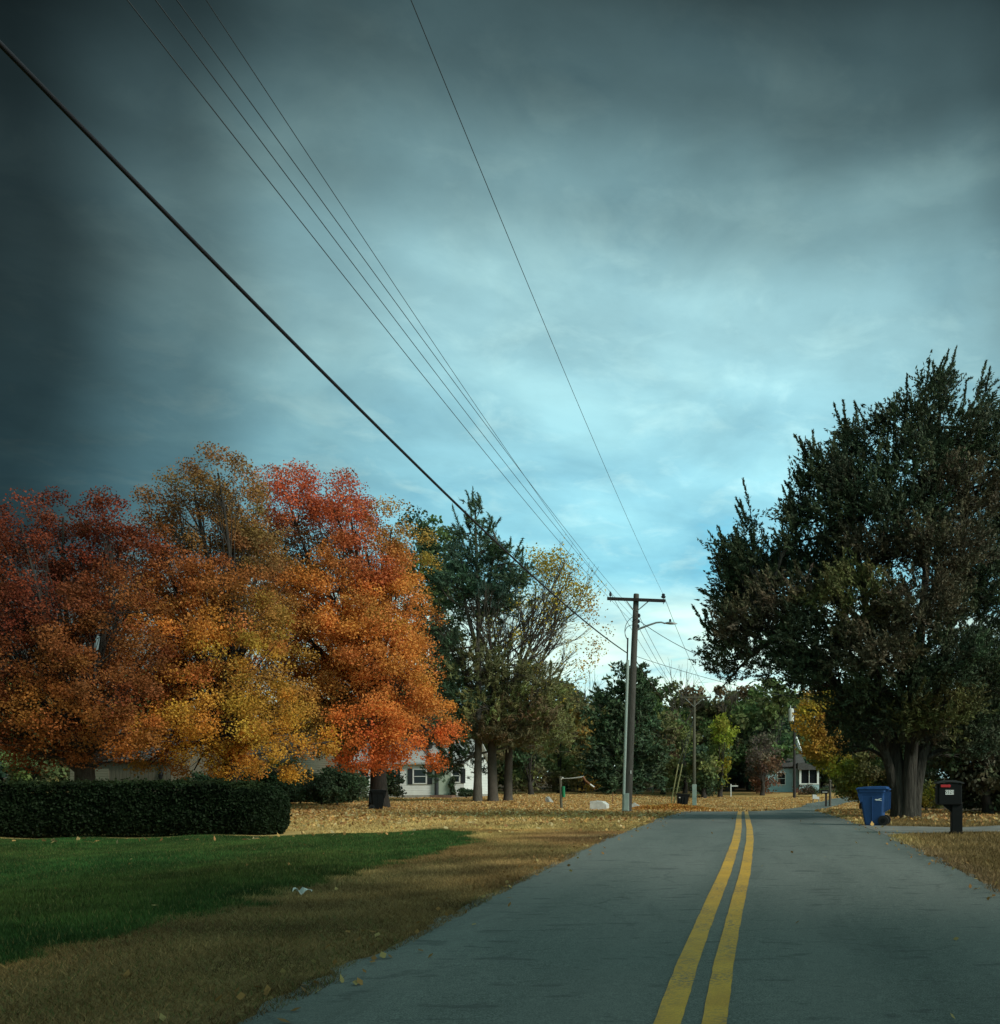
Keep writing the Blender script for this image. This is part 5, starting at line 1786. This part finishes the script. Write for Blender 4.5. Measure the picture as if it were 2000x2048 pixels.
# post with a broken arm at the left of the pole
def broken_post():
    b0 = hit(561, 809.3)
    s = b0.y / 1000
    root = thing('signpost', 'grey green post with a broken arm hanging down at the right', 'sign', tuple(b0))
    bm = bmesh.new()
    rod(bm, (0.6 * s, 0, -0.2), (-0.8 * s, 0, 33.0 * s), 1.4 * s, 1.3 * s, 10)
    bm_obj('post', bm, M['pole_pale'], root)
    bm = bmesh.new()
    rod(bm, (-0.6 * s, 0, 29.5 * s), (2.2 * s, -0.05, 31.8 * s), 0.9 * s, 0.7 * s, 8)
    bm_obj('bracket', bm, M['white'], root)
    tb = Tubes()
    tb.add(np.array([(1.0 * s, 0, 30.6 * s), (8 * s, 0, 30.8 * s), (15 * s, 0.02, 31.4 * s), (23 * s, 0, 32.4 * s)]), np.array([0.35, 0.5, 0.7, 0.95]) * s, 8)
    obj('arm', tb.mesh('arm', M['concrete']), root)
    tb = Tubes()
    tb.add(np.array([(22 * s, 0, 32.4 * s), (24.5 * s, 0, 28.5 * s), (29 * s, -0.05, 25.2 * s), (34 * s, -0.1, 21.6 * s)]), np.array([1.3, 0.9, 0.8, 0.95]) * s, 8)
    M['rustwood'] = mat('rustwood', (0.22, 0.10, 0.055), 0.85, 0.4, 9)
    hb = obj('hanging_branch', tb.mesh('hanging_branch', M['rustwood']), root)
    tb = Tubes()
    tb.add(np.array([(29.5 * s, -0.09, 24.9 * s), (33.6 * s, -0.13, 22.0 * s)]), np.array([0.8, 0.75]) * s, 6)
    obj('reflector', tb.mesh('reflector', M['white']), hb)
    # green tube clipped on the post
    bm = bmesh.new()
    rod(bm, (3.0 * s, -0.02, 12 * s), (2.4 * s, -0.02, 23 * s), 1.5 * s, 1.5 * s, 12)
    box(bm, (1.3 * s, -0.02, 15 * s), (3.4 * s, 0.03, 1.2 * s))
    bm_obj('tube', bm, M['green_plastic'], root)


broken_post()


def boulder(name, label, cat, px, py, wpx, hpx, m_, seed, flat=0.55, group=None, wedge=False):
    b0 = hit(px, py)
    s = b0.y / 1000
    rng_ = random.Random(seed)
    bm = bmesh.new()
    if wedge:
        prism(bm, [(-wpx / 2 * s, 0), (wpx / 2 * s, 0), (wpx * 0.12 * s, hpx * 0.6 * s), (-wpx * 0.28 * s, hpx * s), (-wpx / 2 * s, hpx * 0.7 * s)], 'y', -0.25, 0.25)
    else:
        prism(bm, [(-wpx / 2 * s, hpx * .1 * s), (-wpx * .18 * s, -hpx * 0.05 * s), (wpx / 2 * s, 0), (wpx / 2 * s, hpx * 0.62 * s), (wpx * 0.22 * s, hpx * 0.92 * s), (-wpx * 0.12 * s, hpx * 1.0 * s), (-wpx / 2 * s, hpx * 0.95 * s)], 'y', -0.32, 0.32)
    bmesh.ops.subdivide_edges(bm, edges=bm.edges[:], cuts=2, use_grid_fill=True)
    for v in bm.verts:
        v.co += Vector((rng_.uniform(-1, 1), rng_.uniform(-1, 1), rng_.uniform(-1, 1))) * 0.012
    o = bm_obj(name, bm, m_, None, bevel=0.0)
    o.location = b0
    o.rotation_euler = (0, 0, R(rng_.uniform(-12, 12)))
    return tag(o, label, cat, group)


boulder('concrete_block', 'pale whitewashed block lying on the leaves left of the utility pole', 'block', 599.6, 810.5, 16.5, 9.8, M['off_white'], 3)
boulder('concrete_block', 'pale wedge shaped block showing just right of the utility pole foot', 'block', 638, 810, 14, 7.5, M['concrete'], 4, wedge=True)
boulder('stone', 'small pale upright stone left of the post with the hanging arm', 'stone', 549.5, 803, 6, 6.5, M['stone'], 5, wedge=True)
for (px, py, lab) in ((612.5, 803.5, 'short wooden stake between the pale block and the utility pole'),):
    b0 = hit(px, py)
    bm = bmesh.new()
    rod(bm, (0, 0, -0.1), (0.02, 0, 0.85), 0.03, 0.025, 6)
    o = bm_obj('stake', bm, M['rustwood'], None)
    o.location = b0
    tag(o, lab, 'stake')


# heap of raked leaves by the crate
def leaf_heap():
    b0 = hit(668, 811.5)
    rng_ = np.random.default_rng(600)
    n = 7000
    a_ = rng_.uniform(0, 6.283, n)
    r_ = np.sqrt(rng_.random(n))
    x = np.cos(a_) * r_ * 2.3
    y = np.sin(a_) * r_ * 1.3
    z = 0.30 * (1 - r_ ** 2) * (0.8 + 0.4 * vnoise(x, y, 1.5, 3)) * rng_.random(n) ** 0.3 + 0.02
    X = b0.x + x
    Y = b0.y + 1.6 + y
    base = np.array((b0.x, b0.y + 1.6, H(b0.x, b0.y + 1.6)))
    P_ = np.stack([X, Y, Hn(X, Y) + z], 1) - base
    V = leaf_quads(P_, 0.13, 0.10, rng_, up=1.0)
    cs = np.array([(0.55, 0.28, 0.06), (0.48, 0.22, 0.05), (0.58, 0.36, 0.10), (0.38, 0.16, 0.05)])[rng_.integers(0, 4, n)] * (1 + rng_.normal(size=(n, 1)) * .15)
    o = obj('leaf_pile', np_mesh('leaf_pile', V, quads(n), M['leaf'], np.repeat(np.clip(cs, .01, .8), 4, axis=0)))
    o.location = base
    tag(o, 'low heap of raked orange leaves at the road end by the dark tilted bin', 'leaf pile')


leaf_heap()

# scrap of paper on the lawn edge
b0 = hit(302.5, 896)
bm = bmesh.new()
rng_ = random.Random(5)
nu, nv = 9, 4
vs = [[bm.verts.new(((u / 8 - .5) * 0.19, (v / 3 - .5) * 0.09 + 0.02 * math.sin(u), 0.05 + 0.03 * math.sin(u * 1.1 + v) + rng_.uniform(0, .02))) for v in range(nv)] for u in range(nu)]
for u in range(nu - 1):
    for v in range(nv - 1):
        bm.faces.new((vs[u][v], vs[u + 1][v], vs[u + 1][v + 1], vs[u][v + 1]))
o = bm_obj('paper_scrap', bm, M['off_white'], None)
o.location = b0
o.rotation_euler = (R(12), 0, R(12))
o.modifiers.new('thickness', 'SOLIDIFY').thickness = 0.004
tag(o, 'crumpled white paper scrap lying on the edge of the green lawn', 'litter')


# ------------------------------------------------------------------ houses
def window_part(parent, x, z, wd, hg, y, fm=None, shutters=False):
    bm = bmesh.new()
    fw = 0.08
    for (cx, cz, sx, sz) in ((0, hg / 2 - fw / 2, wd, fw), (0, -hg / 2 + fw / 2, wd, fw), (-wd / 2 + fw / 2, 0, fw, hg - 2 * fw), (wd / 2 - fw / 2, 0, fw, hg - 2 * fw), (0, 0, wd - 2 * fw, 0.05)):
        box(bm, (x + cx, y - 0.04, z + cz), (sx, 0.08, sz))
    f = bm_obj('window', bm, fm or M['white'], parent)
    bm = bmesh.new()
    box(bm, (x, y - 0.012, z), (wd - 2 * fw, 0.02, hg - 2 * fw))
    bm_obj('pane', bm, M['glass'], f)
    if shutters:
        for sx in (-1, 1):
            bm = bmesh.new()
            box(bm, (x + sx * (wd / 2 + 0.22), y - 0.03, z), (0.36, 0.05, hg + 0.05))
            bm_obj('shutter', bm, M['shutter'], f)
    return f


def gable_house(name, label, loc, w_, d_, eave, ridge, wall_m, roof_m, over=0.35, rz=0.0, ridge_axis='x'):
    root = thing(name, label, 'house', loc, rz)
    bm = bmesh.new()
    if ridge_axis == 'x':
        prism(bm, [(-d_ / 2, -0.4), (d_ / 2, -0.4), (d_ / 2, eave), (0, ridge), (-d_ / 2, eave)], 'x', -w_ / 2, w_ / 2)
    else:
        prism(bm, [(-w_ / 2, -0.4), (w_ / 2, -0.4), (w_ / 2, eave), (0, ridge), (-w_ / 2, eave)], 'y', -d_ / 2, d_ / 2)
    bm_obj('wall', bm, wall_m, root)
    bm = bmesh.new()
    hd = d_ / 2 if ridge_axis == 'x' else w_ / 2
    sl = (ridge - eave) / hd
    e = over
    th = 0.14
    prof = [(-hd - e, eave - sl * e + 0.02), (0, ridge + 0.02), (hd + e, eave - sl * e + 0.02), (hd + e, eave - sl * e + 0.02 + th), (0, ridge + 0.02 + th), (-hd - e, eave - sl * e + 0.02 + th)]
    L = (w_ if ridge_axis == 'x' else d_) / 2 + e
    prism(bm, prof, 'x' if ridge_axis == 'x' else 'y', -L, L)
    bm_obj('roof', bm, roof_m, root)
    return root


# white house behind the maples
YW = 78.0
xw0, xw1 = (355 - HX) / FOC * YW, (464 - HX) / FOC * YW
zw = H((xw0 + xw1) / 2, YW)
hw_ = gable_house('house', 'white clapboard house with pale green door behind the pine trunks', ((xw0 + xw1) / 2, YW + 3.5, zw + 0.25), xw1 - xw0, 7.0, 2.6, 4.4, M['siding_white'], M['pale_roof'])
y_f = -3.5


def lx(px):
    return (px - (355 + 464) / 2) / FOC * YW


bm = bmesh.new()
box(bm, (0, 0, -0.2), (xw1 - xw0 + 0.06, 7.06, 0.5))
bm_obj('foundation', bm, M['stone'], hw_)
bm = bmesh.new()
box(bm, (lx(444.8), y_f - 0.03, 1.1), (0.95, 0.06, 2.05))
dr = bm_obj('door', bm, M['door_green'], hw_)
bm = bmesh.new()
for (cx, cz, sx, sz) in ((0, 2.2, 1.3, 0.14), (-0.56, 1.1, 0.14, 2.06), (0.56, 1.1, 0.14, 2.06)):
    box(bm, (lx(444.8) + cx, y_f - 0.05, cz), (sx, 0.10, sz))
bm_obj('door_frame', bm, M['white'], dr)
bm = bmesh.new()
rod(bm, (lx(444.8) + 0.36, y_f - 0.12, 1.05), (lx(444.8) + 0.36, y_f - 0.05, 1.05), 0.035, seg=8)
bm_obj('handle', bm, M['galv'], dr)
bm = bmesh.new()
box(bm, (lx(444.8), y_f - 0.5, -0.08), (1.7, 0.96, 0.24))
box(bm, (lx(444.8), y_f - 1.1, -0.2), (1.7, 0.24, 0.22))
bm_obj('step', bm, M['brick'], hw_)
bm = bmesh.new()
rod(bm, (lx(437.0), y_f - 0.10, -0.2), (lx(437.0), y_f - 0.10, 2.5), 0.16, seg=12)
bm_obj('downpipe', bm, M['shutter'], hw_)
window_part(hw_, lx(455.5), 1.55, 0.75, 1.1, y_f, shutters=True)
window_part(hw_, lx(420), 1.5, 1.1, 1.2, y_f, shutters=True)
window_part(hw_, lx(388), 1.5, 1.1, 1.2, y_f, shutters=True)
window_part(hw_, lx(364), 1.5, 0.9, 1.2, y_f)

# dark bushes before the white house, and under the maples
for k, (px, py, wd, hg, lab) in enumerate([
    (466, 798.6, 0.7, 0.75, 'dark round bush at the right end of the white house'), (386, 801.5, 1.1, 2.4, 'dark leafy bush before the left windows of the white house'), (338, 806, 1.6, 2.2, 'dark upright bush left of the black trash can'),
    (252, 806, 1.9, 2.3, 'dark leafy bush just right of the golden maple trunk'), (276, 805.5, 1.8, 2.5, 'dark leafy bush behind the right end of the hedge'), (200, 804.5, 1.7, 2.0, 'dark bush half hidden by the hedge left of the golden maple trunk'),
    (352, 803, 1.3, 2.4, 'dark bush directly left of the black trash can'), (300, 805, 2.0, 1.9, 'dark wide bush right of the hedge end'), (322, 806, 1.5, 1.9, 'dark bush second right of the hedge end'), (452.3, 798.3, 0.22, 1.7, 'narrow dark cone shaped bush by the green door')]):
    b0 = hit(px, py)
    rng = np.random.default_rng(700 + k)
    lobes = [(np.array((b0.x + rng.uniform(-.4, .4) * wd, b0.y + rng.uniform(-.2, .6) * wd, b0.z + hg * (0.2 + 0.65 * q / 7))), np.array((wd * .5, wd * .5, hg * .2)) * (1.0 if q < 5 else 0.6), 'darkgreen', 1.0) for q in range(8)]
    broad_tree('bush', lab, 'bush', tuple(b0), lobes, leaf=0.14, trunk_r=0.05, fork=0.4, dens=1.6, per=80, rc=0.4 if wd > 1 else 0.2, seed=710 + k)

# tan barn sided garage
YT = 60.0
xt0, xt1 = (96 - HX) / FOC * YT, (171 - HX) / FOC * YT
gr_ = gable_house('garage', 'tan garage with vertical siding behind the dark red maple', ((xt0 + xt1) / 2, YT + 3, H((xt0 + xt1) / 2, YT)), xt1 - xt0, 6.0, 2.7, 4.6, M['siding_tan'], M['shingle'])
gr_['category'] = 'garage'
bm = bmesh.new()
xo = (161 - 133.5) / FOC * YT
rod(bm, (xo, -3.05, 1.7), (xo, -3.05, 2.2), 0.14, 0.02, 10)
rod(bm, (xo, -3.05, 1.45), (xo, -3.05, 1.7), 0.10, 0.12, 10)
rod(bm, (xo, -3.12, 1.9), (xo, -2.99, 1.9), 0.03, seg=6)
bm_obj('wall_lantern', bm, M['black_plastic'], gr_)
bm = bmesh.new()
box(bm, (-2.6, -3.04, 1.05), (2.3, 0.08, 2.1))
bm_obj('door', bm, M['siding_cream'], gr_)
# cream house with porch
YH = 72.0
xh0, xh1 = (176 - HX) / FOC * YH, (292 - HX) / FOC * YH
ch = gable_house('house', 'cream house with white porch columns seen over the hedge', ((xh0 + xh1) / 2, YH + 4, H((xh0 + xh1) / 2, YH)), xh1 - xh0, 8.0, 2.9, 5.2, M['siding_cream'], M['shingle'])


def lx2(px):
    return (px - (176 + 292) / 2) / FOC * YH


bm = bmesh.new()
prism(bm, [(-6.2, 2.35), (-4.0, 2.75), (-4.0, 2.9), (-6.25, 2.55)], 'x', lx2(185), lx2(222))
bm_obj('porch_roof', bm, M['white'], ch)
bm = bmesh.new()
box(bm, ((lx2(186) + lx2(221)) / 2, -5.1, -0.1), (lx2(221) - lx2(186), 2.2, 0.3))
bm_obj('porch_floor', bm, M['concrete'], ch)
for px in (187.5, 203.5, 219.5):
    bm = bmesh.new()
    box(bm, (lx2(px), -6.0, 1.2), (0.2, 0.2, 2.32))
    bm_obj('porch_column', bm, M['white'], ch)
bm = bmesh.new()
box(bm, (lx2(199), -4.03, 1.05), (0.95, 0.06, 2.05))
bm_obj('door', bm, M['rustwood'], ch)
window_part(ch, lx2(212), 1.5, 1.0, 1.2, -4.0)
window_part(ch, lx2(245), 1.5, 1.1, 1.2, -4.0)
window_part(ch, lx2(270), 1.5, 1.1, 1.2, -4.0)

# pale blue house with a screened porch at the right
YB = 113.0


def bx_(px):
    return (px - HX) / FOC * YB


def bz_(py):
    return CAM_H + (HY - py) / FOC * YB


xg0, xg1 = bx_(764), bx_(800)
zb = H((xg0 + xg1) / 2, YB)
bh = thing('house', 'small pale blue house with steep dark gable and screened porch', 'house', ((xg0 + xg1) / 2, YB, zb))


def L_(px, py):
    return (bx_(px) - (xg0 + xg1) / 2, bz_(py) - zb)


bm = bmesh.new()
e0 = L_(762, 766)
e1 = L_(806, 766)
pk = L_(783, 737)
ra, rb = L_(768, 737.5), L_(796.5, 737.5)
rc_, rd = L_(759, 768), L_(806, 767)
prism(bm, [(0, -0.6), (8, -0.6), (8, rc_[1] - .05), (4, ra[1] - .3), (0, rc_[1] - .05)], 'x', e0[0] + .3, ra[0] + 0.4)
box(bm, ((e0[0] + .3 + e1[0] - .8) / 2, 4.0, (rc_[1] - .05 - .6) / 2), (e1[0] - .8 - e0[0] - .3, 7.99, rc_[1] + .55))
bm_obj('wall', bm, M['siding_blue'], bh)
bm = bmesh.new()
for x_, y_, z_ in ((rc_[0], -0.4, rc_[1]), (rd[0], -0.4, rd[1]), (rc_[0], 8.4, rc_[1]), (rd[0], 8.4, rd[1]), (rc_[0] + .4, 4.0, ra[1]), (rb[0], 4.0, rb[1])):
    bm.verts.new((x_, y_, z_ + 0.02))
    bm.verts.new((x_, y_, z_ + 0.16))
bmesh.ops.convex_hull(bm, input=bm.verts[:])
rf = bm_obj('roof', bm, M['shingle'], bh)
bm = bmesh.new()
rod(bm, (rb[0] + .08, 3.95, rb[1] + .2), ((rb[0] * .4 + rd[0] * .6), 1.4, rb[1] * .4 + rd[1] * .6 + .2), 0.2, seg=4)
bm_obj('verge_board', bm, M['white'], rf)
window_part(bh, L_(781.5, 0)[0], L_(0, 778.5)[1], 0.95, 1.5, -0.002)
# porch wing
p0, p1 = L_(798.5, 792), L_(818, 792)
zt = L_(0, 770)[1]
bm = bmesh.new()
box(bm, ((p0[0] + p1[0]) / 2, -0.2, 0.15), (p1[0] - p0[0], 3.4, 1.5))
pw = bm_obj('porch_wall', bm, M['siding_blue'], bh)
bm = bmesh.new()
box(bm, ((p0[0] + p1[0]) / 2, -0.18, (0.9 + zt) / 2), (p1[0] - p0[0] - 0.3, 3.2, zt - 0.92))
bm_obj('screen', bm, M['glass'], bh)
for xx in (p0[0] + 0.12, (p0[0] + p1[0]) / 2, p1[0] - 0.12):
    bm = bmesh.new()
    box(bm, (xx, -1.86, (0.92 + zt) / 2), (0.22 if xx != (p0[0] + p1[0]) / 2 else 0.06, 0.12, zt - 0.92))
    bm_obj('porch_column', bm, M['white'], bh)
bm = bmesh.new()
box(bm, ((p0[0] + p1[0]) / 2, -1.9, 0.94), (p1[0] - p0[0], 0.16, 0.12))
bm_obj('rail', bm, M['white'], bh)
bm = bmesh.new()
q0, q1 = L_(797, 770), L_(822, 770)
prism(bm, [(q0[0], zt), (q1[0], zt), (q1[0], zt + .12), (L_(803, 0)[0], L_(0, 763)[1]), (q0[0], L_(0, 763)[1])], 'y', -2.2, 1.9)
bm_obj('porch_roof', bm, M['shingle'], bh)
b0 = hit(812, 796.5)
rng = np.random.default_rng(801)
lobes = [(np.array((b0.x + rng.uniform(-1, 1) * 1.6, b0.y + rng.uniform(0, 1), b0.z + 0.45 + 0.3 * rng.random())), np.array((0.9, 0.7, 0.4)), ['redbrown', 'darkgreen', 'greybrown'][q % 3], 1.0) for q in range(8)]
broad_tree('bush', 'low reddish brown bush under the porch of the pale blue house', 'bush', tuple(b0), lobes, leaf=0.14, trunk_r=0.05, fork=0.3, dens=0.9, per=40, rc=0.4, seed=810)
